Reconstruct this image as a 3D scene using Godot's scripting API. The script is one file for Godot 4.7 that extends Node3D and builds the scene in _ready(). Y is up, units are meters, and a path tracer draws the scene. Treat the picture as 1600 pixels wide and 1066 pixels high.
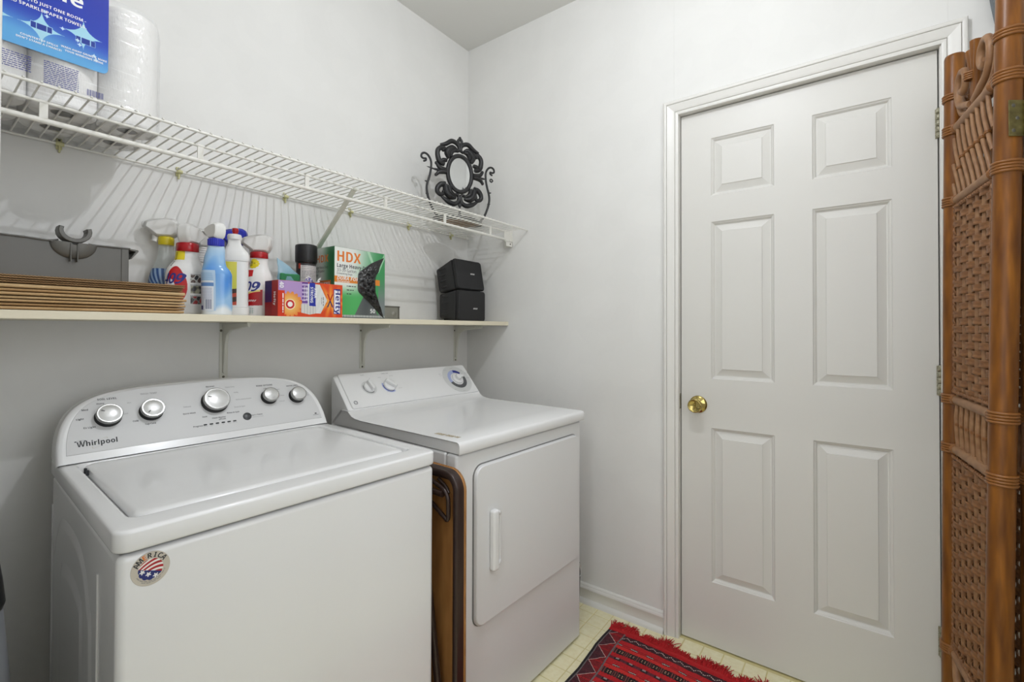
extends Node3D
# A small laundry room. x runs along the shelf wall (0 = door wall), z comes out of the shelf wall, y is up, metres.

const EYE := Vector3(-1.8697, 1.2068, 1.6927)
const NEAR := 0.05
const FOCAL_PX := 728.44

var M := {}
var used_names := {}
var glyphs := {}


func _ready() -> void:
	# camera: level lens with a little shift, as measured from the room's edges
	var cam := Camera3D.new()
	cam.name = "camera"
	var yaw := 0.93076
	var pitch := 0.0103
	var roll := 0.00288
	var ahead := Vector3(sin(yaw) * cos(pitch), sin(pitch), -cos(yaw) * cos(pitch))
	var right := Vector3(cos(yaw), 0, sin(yaw))
	var up := right.cross(ahead)
	var right2 := right * cos(roll) + up * sin(roll)
	var up2 := up * cos(roll) - right * sin(roll)
	cam.transform = Transform3D(Basis(right2, up2, -ahead), EYE)
	cam.near = NEAR
	cam.far = 50.0
	cam.projection = Camera3D.PROJECTION_FRUSTUM
	cam.size = NEAR * 1066.0 / FOCAL_PX
	cam.frustum_offset = Vector2(0, -NEAR * 25.67 / FOCAL_PX)
	cam.current = true
	add_child(cam)

	var env := Environment.new()
	env.background_mode = Environment.BG_COLOR
	env.background_color = Color(0.03, 0.03, 0.03)
	env.tonemap_mode = Environment.TONE_MAPPER_LINEAR
	env.tonemap_exposure = EXPOSURE
	env.sdfgi_enabled = true
	env.ssao_enabled = true
	env.ssil_enabled = true
	var around := WorldEnvironment.new()
	around.name = "surroundings"
	around.environment = env
	add_child(around)

	materials()
	unseen_ceiling_lamp("unseen_ceiling_lamp", Vector3(-1.04, CEIL, 1.30), LAMP_ROOM, "unseen round frosted ceiling lamp lighting the laundry room from above")  # out of view, hung where the shelf shadows point
	unseen_ceiling_lamp("unseen_ceiling_lamp", Vector3(-2.62, CEIL, 1.55), FILL_LAMP_HALL, "added fill lamp, round and frosted, on the hall ceiling outside the doorway")  # added lamp, fill from the hall side

	added_fill_window("added_window_1", Transform3D(Basis(Vector3.UP, PI / 2), Vector3(-3.4, 1.4, 1.14)), 1.68, 1.8, FILL_WINDOW)  # added window shape, soft fill through the doorway
	added_fill_window("added_window_2", Transform3D(Basis(Vector3.UP, PI), Vector3(-1.32, 1.5, 2.11)), 0.74, 1.1, FILL_WINDOW_SIDE)  # added window shape, fill for the wall under the shelves

	room()
	door()
	wire_shelf()
	wood_shelf()
	washer()
	dryer()
	card_table()
	folding_screen()
	rug()
	cardboard()
	grey_bin()
	bottles()
	boxes()
	speakers()
	towels()
	mirror()
	odds()


const CEIL := 2.7134
const EXPOSURE := 0.9
const LAMP_ROOM := 0.57
const FILL_LAMP_HALL := 0.35
const FILL_WINDOW := 0.95
const FILL_WINDOW_SIDE := 0.5


# ---------------------------------------------------------------- mesh builder
class MB:
	var v := PackedVector3Array()
	var n := PackedVector3Array()
	var t := PackedVector2Array()
	var ix := PackedInt32Array()
	var xf := Transform3D.IDENTITY

	func vert(p: Vector3, nn: Vector3, uv := Vector2.ZERO) -> int:
		v.append(xf * p)
		n.append((xf.basis * nn).normalized())
		t.append(uv)
		return v.size() - 1

	func face(a: int, b: int, c: int) -> void:
		var g := (v[c] - v[a]).cross(v[b] - v[a])
		if g.dot(n[a] + n[b] + n[c]) < 0.0:
			ix.append_array(PackedInt32Array([a, c, b]))
		else:
			ix.append_array(PackedInt32Array([a, b, c]))

	func quad(a: Vector3, b: Vector3, c: Vector3, d: Vector3, nn := Vector3.ZERO, flip_v := false) -> void:
		var m := nn
		if m == Vector3.ZERO:
			m = (b - a).cross(d - a).normalized()
		var i := vert(a, m, Vector2(0, 1))
		vert(b, m, Vector2(1, 1))
		vert(c, m, Vector2(1, 0))
		vert(d, m, Vector2(0, 0))
		face(i, i + 1, i + 2)
		face(i, i + 2, i + 3)

	static func bend(p: Vector3, q: Vector3, r: Vector3) -> Vector3:
		var a := q - p
		var b := r - q
		if a.length_squared() < 1e-14:
			return b.normalized()
		if b.length_squared() < 1e-14:
			return a.normalized()
		return a.normalized() + b.normalized()

	# rows of points; normals by differences; equal neighbours make a crease
	func grid(rows: Array, wrap := false, hint := Vector3.ZERO, inside := false) -> void:
		var m := rows.size()
		var k: int = rows[0].size()
		var first := v.size()
		var sum := 0.0
		var ns := PackedVector3Array()
		for i in m:
			var row: PackedVector3Array = rows[i]
			var up: PackedVector3Array = rows[maxi(i - 1, 0)]
			var dn: PackedVector3Array = rows[mini(i + 1, m - 1)]
			var mid := Vector3.ZERO
			for p in row:
				mid += p
			mid /= k
			for j in k:
				var jp := (j - 1 + k) % k if wrap else maxi(j - 1, 0)
				var jn := (j + 1) % k if wrap else mini(j + 1, k - 1)
				var du := bend(row[jp], row[j], row[jn])
				var dv := bend(up[j], row[j], dn[j])
				var nn := du.cross(dv)
				if nn.length_squared() < 1e-12:
					nn = (row[j] - mid) if hint == Vector3.ZERO else hint
				nn = nn.normalized()
				ns.append(nn)
				sum += nn.dot(hint) if hint != Vector3.ZERO else nn.dot(row[j] - mid)
		var sgn := -1.0 if (sum < 0.0) != inside else 1.0
		var cols := k + 1 if wrap else k
		for i in m:
			for j in cols:
				var jj := j % k
				vert(rows[i][jj], ns[i * k + jj] * sgn, Vector2(float(j) / (cols - 1), float(i) / maxi(m - 1, 1)))
		for i in m - 1:
			for j in cols - 1:
				var a := first + i * cols + j
				face(a, a + 1, a + cols + 1)
				face(a, a + cols + 1, a + cols)

	func poly(pts: PackedVector3Array, nn: Vector3) -> void:
		var ux := nn.cross(Vector3.UP if absf(nn.normalized().y) < 0.9 else Vector3.RIGHT).normalized()
		var uy := ux.cross(nn).normalized()
		var flat := PackedVector2Array()
		for p in pts:
			flat.append(Vector2(p.dot(ux), p.dot(uy)))
		var tri := Geometry2D.triangulate_polygon(flat)
		var first := v.size()
		for p in pts:
			vert(p, nn, flat[v.size() - first])
		for i in range(0, tri.size(), 3):
			face(first + tri[i], first + tri[i + 1], first + tri[i + 2])

	func rbox(size: Vector3, c: Vector3, r := 0.003, seg := 1) -> void:
		var h := size / 2.0
		r = minf(r, minf(h.x, minf(h.y, h.z)) * 0.98)
		for ax in 3:
			var a1 := (ax + 1) % 3
			var a2 := (ax + 2) % 3
			for s in [-1.0, 1.0]:
				var first := v.size()
				var l1 := lines(h[a1], r, seg)
				var l2 := lines(h[a2], r, seg)
				for i in l1.size():
					for j in l2.size():
						var p := Vector3.ZERO
						p[ax] = h[ax] * s
						p[a1] = l1[i]
						p[a2] = l2[j]
						var q := p.clamp(-h + Vector3.ONE * r, h - Vector3.ONE * r)
						var d := (p - q).normalized()
						vert(c + q + d * r, d, Vector2(l1[i] / h[a1] * 0.5 + 0.5, l2[j] / h[a2] * 0.5 + 0.5))
				for i in l1.size() - 1:
					for j in l2.size() - 1:
						var a := first + i * l2.size() + j
						face(a, a + 1, a + l2.size() + 1)
						face(a, a + l2.size() + 1, a + l2.size())

	static func lines(h: float, r: float, seg: int) -> PackedFloat32Array:
		var a := PackedFloat32Array()
		for i in seg:
			a.append(-(h - r + r * tan(PI / 4.0 * (seg - i) / seg)))
		a.append(-(h - r))
		a.append(h - r)
		for i in seg:
			a.append(h - r + r * tan(PI / 4.0 * (i + 1) / seg))
		return a

	# a box between two corners
	func bx(a: Vector3, b: Vector3, r := 0.002, seg := 1) -> void:
		rbox((b - a).abs(), (a + b) / 2.0, r, seg)

	func lathe(prof: Array, seg := 20, c := Vector3.ZERO, sx := 1.0, sz := 1.0) -> void:
		var rows := []
		for p: Vector2 in prof:
			var row := PackedVector3Array()
			for j in seg:
				var a := TAU * j / seg
				row.append(c + Vector3(cos(a) * p.x * sx, p.y, sin(a) * p.x * sz))
			rows.append(row)
		grid(rows, true)
		var f: Vector2 = prof[0]
		var l: Vector2 = prof[-1]
		var s := signf(l.y - f.y)
		if f.x > 1e-5:
			poly(rows[0], Vector3(0, -s, 0))
		if l.x > 1e-5:
			poly(rows[-1], Vector3(0, s, 0))

	func tube(pts: PackedVector3Array, r, seg := 8, caps := true, flat := 1.0) -> void:
		var rows := []
		var m := pts.size()
		var d0 := (pts[1] - pts[0]).normalized()
		var side := d0.cross(Vector3.UP if absf(d0.y) < 0.9 else Vector3.RIGHT).normalized()
		var dirs := PackedVector3Array()
		for i in m:
			var d := (pts[mini(i + 1, m - 1)] - pts[maxi(i - 1, 0)]).normalized()
			dirs.append(d)
			side = (side - d * side.dot(d)).normalized()
			var oth := d.cross(side)
			var rad: float = r[i] if r is PackedFloat32Array or r is Array else r
			var row := PackedVector3Array()
			for j in seg:
				var a := TAU * j / seg
				row.append(pts[i] + (side * cos(a) + oth * sin(a) * flat) * rad)
			rows.append(row)
		grid(rows, true)
		if caps:
			poly(rows[0], -dirs[0])
			poly(rows[-1], dirs[-1])

	func ring(c: Vector3, ax: Vector3, big: float, small: float, seg := 24, cs := 8, sy := 1.0) -> void:
		var a1 := ax.cross(Vector3.UP if absf(ax.normalized().y) < 0.9 else Vector3.RIGHT).normalized()
		var a2 := ax.normalized().cross(a1)
		var rows := []
		for i in seg + 1:
			var a := TAU * i / seg
			var o := a1 * cos(a) + a2 * sin(a) * sy
			var row := PackedVector3Array()
			for j in cs:
				var b := TAU * j / cs
				row.append(c + o * (big + small * cos(b)) + ax.normalized() * small * sin(b))
			rows.append(row)
		grid(rows, true)

	# outline in the xy plane, thickness along z (centred), edges bevelled
	func extrude(o: PackedVector2Array, depth: float, bev := 0.0, crease := 0.8) -> void:
		var k := o.size()
		var area := 0.0
		for i in k:
			area += o[i].cross(o[(i + 1) % k])
		var w := 1.0 if area > 0.0 else -1.0
		var en := PackedVector2Array()
		for i in k:
			var e := (o[(i + 1) % k] - o[i]).normalized()
			en.append(Vector2(e.y, -e.x) * w)
		var inset := PackedVector2Array()
		var va := PackedVector2Array()
		var vb := PackedVector2Array()
		for i in k:
			var a := en[(i - 1 + k) % k]
			var b := en[i]
			var mid := (a + b).normalized()
			inset.append(o[i] - mid * bev / maxf(mid.dot(a), 0.4))
			if a.dot(b) > crease:
				va.append(mid)
				vb.append(mid)
			else:
				va.append(a)
				vb.append(b)
		var z := depth / 2.0
		for s in [-1.0, 1.0]:
			var f := PackedVector3Array()
			for i in k:
				f.append(Vector3(inset[i].x, inset[i].y, z * s))
			poly(f, Vector3(0, 0, s))
		for i in k:
			var j := (i + 1) % k
			var n0 := Vector3(vb[i].x, vb[i].y, 0)
			var n1 := Vector3(va[j].x, va[j].y, 0)
			var zs := [-z, -z + bev, z - bev, z]
			var ids := []
			for q in 4:
				var p0: Vector2 = inset[i] if q == 0 or q == 3 else o[i]
				var p1: Vector2 = inset[j] if q == 0 or q == 3 else o[j]
				var zz := Vector3(0, 0, [-0.9, 0.0, 0.0, 0.9][q] if bev > 0.0 else 0.0)
				ids.append(vert(Vector3(p0.x, p0.y, zs[q]), n0 + zz, Vector2(float(i) / k, q / 3.0)))
				ids.append(vert(Vector3(p1.x, p1.y, zs[q]), n1 + zz, Vector2(float(i + 1) / k, q / 3.0)))
			for q in 3:
				face(ids[q * 2], ids[q * 2 + 1], ids[q * 2 + 3])
				face(ids[q * 2], ids[q * 2 + 3], ids[q * 2 + 2])

	func mesh() -> ArrayMesh:
		var a := []
		a.resize(Mesh.ARRAY_MAX)
		a[Mesh.ARRAY_VERTEX] = v
		a[Mesh.ARRAY_NORMAL] = n
		a[Mesh.ARRAY_TEX_UV] = t
		a[Mesh.ARRAY_INDEX] = ix
		var m := ArrayMesh.new()
		m.add_surface_from_arrays(Mesh.PRIMITIVE_TRIANGLES, a)
		return m


# ---------------------------------------------------------------- helpers
func rrect(hx: float, hy: float, r: float, seg := 5) -> PackedVector2Array:
	var a := PackedVector2Array()
	for q in 4:
		var c := Vector2([1, -1, -1, 1][q] * (hx - r), [1, 1, -1, -1][q] * (hy - r))
		for i in seg + 1:
			var t := PI / 2 * (q + float(i) / seg)
			a.append(c + Vector2(cos(t), sin(t)) * r)
	return a


func oval(rx: float, ry: float, seg := 28) -> PackedVector2Array:
	var a := PackedVector2Array()
	for i in seg:
		a.append(Vector2(cos(TAU * i / seg) * rx, sin(TAU * i / seg) * ry))
	return a


func flat3(o: PackedVector2Array, xf := Transform3D.IDENTITY) -> PackedVector3Array:
	var a := PackedVector3Array()
	for p in o:
		a.append(xf * Vector3(p.x, p.y, 0))
	return a


# smooth curve through points
func curve(p: Array, per := 6) -> PackedVector3Array:
	var a := PackedVector3Array()
	for i in p.size() - 1:
		var p0: Vector3 = p[maxi(i - 1, 0)]
		var p3: Vector3 = p[mini(i + 2, p.size() - 1)]
		for j in per:
			a.append((p[i] as Vector3).cubic_interpolate(p[i + 1], p0, p3, float(j) / per))
	a.append(p[-1])
	return a


func curve2(p: Array, per := 6) -> PackedVector2Array:
	var q := []
	for e: Vector2 in p:
		q.append(Vector3(e.x, e.y, 0))
	var a := PackedVector2Array()
	for e in curve(q, per):
		a.append(Vector2(e.x, e.y))
	return a


func numbered(called: String) -> String:
	var k: int = used_names.get(called, 0)
	used_names[called] = k + 1
	return called if k == 0 else "%s_%03d" % [called, k]


func thing(called: String, label: String, category: String, at := Vector3.ZERO, turn := 0.0, group := "") -> Node3D:
	var o := Node3D.new()
	o.name = numbered(called)
	add_child(o)
	o.position = at
	o.rotation.y = turn
	tag(o, label, category, group)
	return o


func tag(o: Node, label: String, category: String, group := "") -> void:
	o.set_meta("label", label)
	o.set_meta("category", category)
	if group:
		o.set_meta("group", group)


func put(called: String, mb, material: Material, parent: Node = self, label := "") -> MeshInstance3D:
	var o := MeshInstance3D.new()
	o.mesh = mb.mesh() if mb is MB else mb
	o.material_override = material
	o.name = numbered(called) if parent == self else called
	if label:
		o.set_meta("label", label)
	parent.add_child(o, true)
	return o


func struct(called: String, mb, material: Material, parent: Node = self) -> MeshInstance3D:
	var o := put(called, mb, material, parent)
	if parent == self:
		o.set_meta("kind", "structure")
	return o


# flat lettering in the xy plane of where, cap height h; warp maps Vector2 -> [point, normal]
func write(mb: MB, s: String, h: float, where := Transform3D.IDENTITY, align := 0.0, face := "bold", warp = null, squash := 1.0) -> void:
	var key := face + s
	if not glyphs.has(key):
		var f := SystemFont.new()
		f.font_names = PackedStringArray(["Droid Serif" if face == "serif" else "Droid Sans"])
		f.font_weight = 400 if face == "plain" else 700
		var tm := TextMesh.new()
		tm.font = f
		tm.font_size = 32
		tm.pixel_size = 1.0 / 23.0
		tm.depth = 0.02
		tm.curve_step = 1.5
		tm.text = s
		glyphs[key] = tm.get_mesh_arrays()
	var a: Array = glyphs[key]
	var vs: PackedVector3Array = a[Mesh.ARRAY_VERTEX]
	var ns: PackedVector3Array = a[Mesh.ARRAY_NORMAL]
	var ids: PackedInt32Array = a[Mesh.ARRAY_INDEX] if a[Mesh.ARRAY_INDEX] != null else PackedInt32Array(range(vs.size()))
	var lo := Vector2(1e9, 1e9)
	var hi := -lo
	for p in vs:
		lo = lo.min(Vector2(p.x, p.y))
		hi = hi.max(Vector2(p.x, p.y))
	var shift := Vector2(-lo.x - (hi.x - lo.x) * (align * 0.5 + 0.5), 0)
	var lift := 0.0
	if not glyphs.has("base" + face):
		glyphs["base" + face] = 0.0
		var probe := MB.new()
		write(probe, "H", 1.0, Transform3D.IDENTITY, 0.0, face)
		var low := 1e9
		for p in probe.v:
			low = minf(low, p.y)
		glyphs["base" + face] = low
	lift = glyphs["base" + face]
	var made := {}
	for i in range(0, ids.size(), 3):
		if ns[ids[i]].z < 0.5 or ns[ids[i + 1]].z < 0.5 or ns[ids[i + 2]].z < 0.5:
			continue
		var q := []
		for e in 3:
			var at := ids[i + e]
			if not made.has(at):
				var p := Vector2((vs[at].x + shift.x) * squash, vs[at].y - lift) * h
				if warp != null:
					var w: Array = warp.call(p)
					made[at] = mb.vert(w[0], w[1])
				else:
					made[at] = mb.vert(where * Vector3(p.x, p.y, 0), where.basis.z)
			q.append(made[at])
		mb.face(q[0], q[1], q[2])


# a line of print too small to read in the photograph: word-length dashes
func dashes(mb: MB, where: Transform3D, width: float, h: float, seed: int) -> void:
	var keep := mb.xf
	mb.xf = where
	var x := 0.0
	var i := seed
	while x < width:
		var w := minf(h * (1.5 + fposmod(i * 0.618, 1.0) * 3.5), width - x)
		mb.quad(Vector3(x, 0, 0), Vector3(x + w, 0, 0), Vector3(x + w, h, 0), Vector3(x, h, 0), Vector3(0, 0, 1))
		x += w + h * 0.8
		i += 1
	mb.xf = keep


func mat(called: String, c: Color, rough := 0.5, metal := 0.0) -> StandardMaterial3D:
	var m := StandardMaterial3D.new()
	m.resource_name = called
	m.albedo_color = c
	m.roughness = rough
	m.metallic = metal
	M[called] = m
	return m


func rgb(r: int, g: int, b: int) -> Color:
	return Color8(r, g, b)


func noise_tex(freq: float, c0: Color, c1: Color, kind := FastNoiseLite.TYPE_SIMPLEX_SMOOTH, side := 256, seed := 3, normal := false) -> NoiseTexture2D:
	var f := FastNoiseLite.new()
	f.noise_type = kind
	f.frequency = freq
	f.seed = seed
	f.fractal_octaves = 3
	var t := NoiseTexture2D.new()
	t.width = side
	t.height = side
	t.seamless = true
	t.noise = f
	if normal:
		t.as_normal_map = true
		t.bump_strength = 3.0
	else:
		var g := Gradient.new()
		g.set_color(0, c0)
		g.set_color(1, c1)
		t.color_ramp = g
	return t


func triplanar(m: StandardMaterial3D, tex: Texture2D, scale: Vector3, world := false) -> void:
	m.albedo_texture = tex
	m.uv1_triplanar = true
	m.uv1_world_triplanar = world
	m.uv1_scale = scale


# paint a picture from a function of (u right, v down) in 0..1
func paint(w: int, h: int, f: Callable) -> ImageTexture:
	var im := Image.create(w, h, false, Image.FORMAT_RGB8)
	for y in h:
		for x in w:
			im.set_pixel(x, y, f.call((x + 0.5) / w, (y + 0.5) / h))
	return ImageTexture.create_from_image(im)


func printed(called: String, tex: Texture2D, rough := 0.4) -> StandardMaterial3D:
	var m := mat(called, Color.WHITE, rough)
	m.albedo_texture = tex
	return m


func face_cam(p: Vector3) -> float:
	return atan2(EYE.x - p.x, EYE.z - p.z)


# ---------------------------------------------------------------- materials
func materials() -> void:
	var wall := mat("wall_paint", rgb(228, 227, 223), 0.62)
	triplanar(wall, noise_tex(0.012, rgb(226, 225, 221), rgb(231, 230, 226)), Vector3.ONE * 0.9, true)
	wall.albedo_color = Color.WHITE
	mat("ceiling_paint", rgb(224, 223, 218), 0.85)
	mat("trim_paint", rgb(226, 224, 218), 0.38)
	mat("door_paint", rgb(219, 217, 211), 0.42)
	mat("dark_gap", rgb(40, 38, 34), 0.9)
	var vinyl := mat("vinyl_tile", Color.WHITE, 0.45)
	triplanar(vinyl, noise_tex(0.03, rgb(237, 228, 186), rgb(246, 240, 206)), Vector3.ONE * 5.0, true)
	mat("vinyl_joint", rgb(221, 209, 152), 0.6)
	mat("brass", rgb(180, 162, 100), 0.1, 1.0)
	var old := mat("painted_brass", Color.WHITE, 0.4, 0.35)
	triplanar(old, noise_tex(0.06, rgb(96, 92, 66), rgb(214, 209, 192), FastNoiseLite.TYPE_CELLULAR), Vector3.ONE * 9.0)
	mat("white_wire", rgb(232, 230, 222), 0.35)
	mat("yellowed_clip", rgb(203, 199, 150), 0.5)
	mat("screw_steel", rgb(105, 102, 92), 0.4, 0.7)
	mat("shelf_board", rgb(226, 217, 192), 0.5)
	mat("bracket_paint", rgb(216, 215, 203), 0.45)
	var enamel := mat("enamel", rgb(231, 231, 230), 0.22)
	enamel.clearcoat_enabled = true
	enamel.clearcoat = 0.3
	enamel.clearcoat_roughness = 0.1
	mat("enamel_satin", rgb(226, 226, 225), 0.4)
	mat("console_grey", rgb(208, 208, 207), 0.42)
	mat("knob_silver", rgb(205, 205, 203), 0.3, 0.35)
	mat("knob_rim", rgb(170, 170, 168), 0.2, 0.8)
	mat("black_plastic", rgb(24, 24, 25), 0.42)
	mat("dark_grey_plastic", rgb(62, 64, 66), 0.35)
	mat("print_dark", rgb(40, 42, 46), 0.6)
	mat("print_grey", rgb(128, 128, 128), 0.6)
	mat("print_blue", rgb(40, 48, 130), 0.5)
	mat("print_white", rgb(240, 240, 238), 0.5)
	mat("print_red", rgb(176, 20, 30), 0.5)
	mat("print_orange", rgb(226, 122, 40), 0.5)
	mat("print_pale_blue", rgb(166, 176, 212), 0.5)
	mat("print_pale_grey", rgb(205, 206, 204), 0.5)
	var glow := mat("lamp_glass", rgb(250, 248, 242), 0.5)
	glow.emission_enabled = true
	glow.emission = rgb(250, 250, 255)
	glow.emission_energy_multiplier = 0.25


func unseen_ceiling_lamp(called: String, at: Vector3, power: float, label: String) -> void:
	var t := thing(called, label, "lamp", at)
	var b := MB.new()
	b.lathe([Vector2(0.001, 0.0), Vector2(0.15, 0.0), Vector2(0.15, 0.0), Vector2(0.15, -0.02), Vector2(0.135, -0.028), Vector2(0.001, -0.028)], 32)
	put("lamp_base", b, M.trim_paint, t)
	b = MB.new()
	b.lathe([Vector2(0.132, -0.026), Vector2(0.13, -0.05), Vector2(0.115, -0.075), Vector2(0.085, -0.095), Vector2(0.045, -0.106), Vector2(0.001, -0.109)], 32)
	put("lamp_shade", b, M.lamp_glass, t)
	var l := OmniLight3D.new()
	l.name = called + "_light"
	l.light_color = rgb(243, 247, 255)
	l.light_energy = power
	l.omni_range = 12.0
	l.omni_attenuation = 2.0
	l.light_size = 0.01
	l.shadow_enabled = true
	l.position = at + Vector3(0, -0.215, 0)
	add_child(l)


# added fill light: glowing window shapes behind the camera, one across the hall and one in the wall opposite the shelves (local z looks into the room)
func added_fill_window(called: String, at: Transform3D, w: float, h: float, power: float) -> void:
	var o := Node3D.new()
	o.name = called
	o.set_meta("kind", "structure")
	add_child(o)
	var b := MB.new()
	b.xf = at
	for x in [-w / 2, 0.0, w / 2]:
		b.bx(Vector3(x - 0.03, -h / 2 - 0.03, 0), Vector3(x + 0.03, h / 2 + 0.03, 0.04), 0.003)
	for y in [-h / 2, 0.0, h / 2]:
		b.bx(Vector3(-w / 2, y - 0.025, 0), Vector3(w / 2, y + 0.025, 0.038), 0.003)
	put("fill_window_frame", b, M.trim_paint, o)
	var pane_glow: StandardMaterial3D = M.get("fill_pane_glow")
	if pane_glow == null:
		pane_glow = mat("fill_pane_glow", rgb(240, 243, 246), 0.3)
		pane_glow.emission_enabled = true
		pane_glow.emission = rgb(240, 244, 250)
		pane_glow.emission_energy_multiplier = 0.8
	for x in [-w / 4, w / 4]:
		for y in [-h / 4, h / 4]:
			b = MB.new()
			b.xf = at
			b.rbox(Vector3(w / 2 - 0.05, h / 2 - 0.04, 0.008), Vector3(x, y, 0.006), 0.001)
			put("fill_window_pane", b, pane_glow, o)
	var l := AreaLight3D.new()
	l.name = called + "_light"
	l.area_size = Vector2(w, h)
	l.light_energy = power
	l.light_color = rgb(243, 248, 255)
	l.area_range = 12.0
	l.area_attenuation = 2.0
	l.shadow_enabled = true
	l.transform = at * Transform3D(Basis(Vector3.UP, PI), Vector3(0, 0, 0.06))
	add_child(l)


# ---------------------------------------------------------------- the room
const DOOR_L := 1.1256
const DOOR_R := 1.8851
const DOOR_B := 0.004
const DOOR_T := 2.0556

func wall(called: String, boxes: Array) -> MeshInstance3D:
	var b := MB.new()
	for e in boxes:
		b.bx(e[0], e[1], 0.0005)
	return struct(called, b, M.wall_paint)


func room() -> void:
	var b := MB.new()
	b.bx(Vector3(-3.5, -0.12, -0.1), Vector3(0.14, -0.0015, 2.3), 0.0005)
	var fl := struct("floor", b, M.vinyl_joint)
	# the vinyl's embossed squares, each with its own rim
	var sq := MB.new()
	sq.rbox(Vector3(0.0675, 0.003, 0.0675), Vector3.ZERO, 0.0014)
	var sm := sq.mesh()
	var rest := MB.new()
	for i in 47:
		for j in 30:
			var x := -0.0285 - 0.0715 * i
			var z := 0.8205 + 0.0715 * (j - 2)
			if z > 2.1 or x < -0.64 and z < 0.8 and x > -1.65:
				continue
			if i > 13:
				rest.rbox(Vector3(0.0675, 0.003, 0.0675), Vector3(x, -0.0014, z), 0.0014)
				continue
			var p := put("tile", sm, M.vinyl_tile, fl)
			p.position = Vector3(x, -0.0014, z)
	put("tile_field", rest, M.vinyl_tile, fl).set_meta("kind", "stuff")
	b = MB.new()
	b.bx(Vector3(-3.5, CEIL, -0.1), Vector3(0.14, CEIL + 0.1, 2.3), 0.0005)
	struct("ceiling", b, M.ceiling_paint)
	wall("wall_back", [[Vector3(-3.5, -0.1, -0.1), Vector3(0.14, CEIL, 0)]])
	var l := DOOR_L - 0.022
	var r := DOOR_R + 0.022
	var t := DOOR_T + 0.022
	wall("wall_right", [[Vector3(0, -0.1, 0), Vector3(0.12, CEIL, l)], [Vector3(0, -0.1, r), Vector3(0.12, CEIL, 2.2)], [Vector3(0, t, l), Vector3(0.12, CEIL, r)]])
	wall("added_door_backing", [[Vector3(0.12, -0.1, 1.0), Vector3(0.16, 2.2, 2.0)]])  # added slab, keeps outside light from the gaps round the door
	wall("wall_front", [[Vector3(-3.5, -0.1, 2.11), Vector3(0.14, CEIL, 2.22)]])
	wall("wall_left", [[Vector3(-1.95, -0.1, 0), Vector3(-1.83, CEIL, 1.085)], [Vector3(-1.95, -0.1, 2.0), Vector3(-1.83, CEIL, 2.11)], [Vector3(-1.95, 2.08, 1.085), Vector3(-1.83, CEIL, 2.0)]])
	wall("unseen_wall_hall", [[Vector3(-3.5, -0.1, 0), Vector3(-3.4, CEIL, 2.11)]])  # out of view, closes the hall so its light stays in
	# the near doorway: its jamb is the pale strip along the photograph's left edge
	b = MB.new()
	b.bx(Vector3(-1.955, 0, 1.085), Vector3(-1.83, 2.08, 1.1), 0.001)
	b.bx(Vector3(-1.83, 0, 1.035), Vector3(-1.812, 2.13, 1.1), 0.003)
	b.bx(Vector3(-1.83, 2.065, 1.1), Vector3(-1.812, 2.13, 2.05), 0.003)
	struct("trim_2", b, M.trim_paint)
	# baseboards: board with a cap moulding, quarter round at the floor
	for e in [["baseboard_right", Transform3D(Basis(Vector3(0, 0, 1), Vector3.UP, Vector3(-1, 0, 0)), Vector3.ZERO), 0.01, 1.066], ["baseboard_back", Transform3D(Basis(Vector3(-1, 0, 0), Vector3.UP, Vector3(0, 0, 1)), Vector3.ZERO), 0.01, 1.82]]:
		b = MB.new()
		b.xf = e[1]
		# in (thickness, height)
		var prof := [Vector2(0, 0.082), Vector2(0.004, 0.0815), Vector2(0.006, 0.079), Vector2(0.006, 0.079), Vector2(0.0085, 0.0765), Vector2(0.0085, 0.072), Vector2(0.0085, 0.072), Vector2(0.012, 0.068), Vector2(0.0125, 0.06), Vector2(0.0125, 0.06), Vector2(0.011, 0.058), Vector2(0.011, 0.02), Vector2(0.011, 0.02), Vector2(0.0155, 0.0185), Vector2(0.021, 0.013), Vector2(0.0235, 0.006), Vector2(0.024, -0.001)]
		var rows := []
		for p: Vector2 in prof:
			rows.append(PackedVector3Array([Vector3(e[2], p.y, p.x), Vector3(e[3], p.y, p.x)]))
		b.grid(rows, false, Vector3(0, 0.2, 1))
		struct(e[0], b, M.trim_paint)


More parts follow.
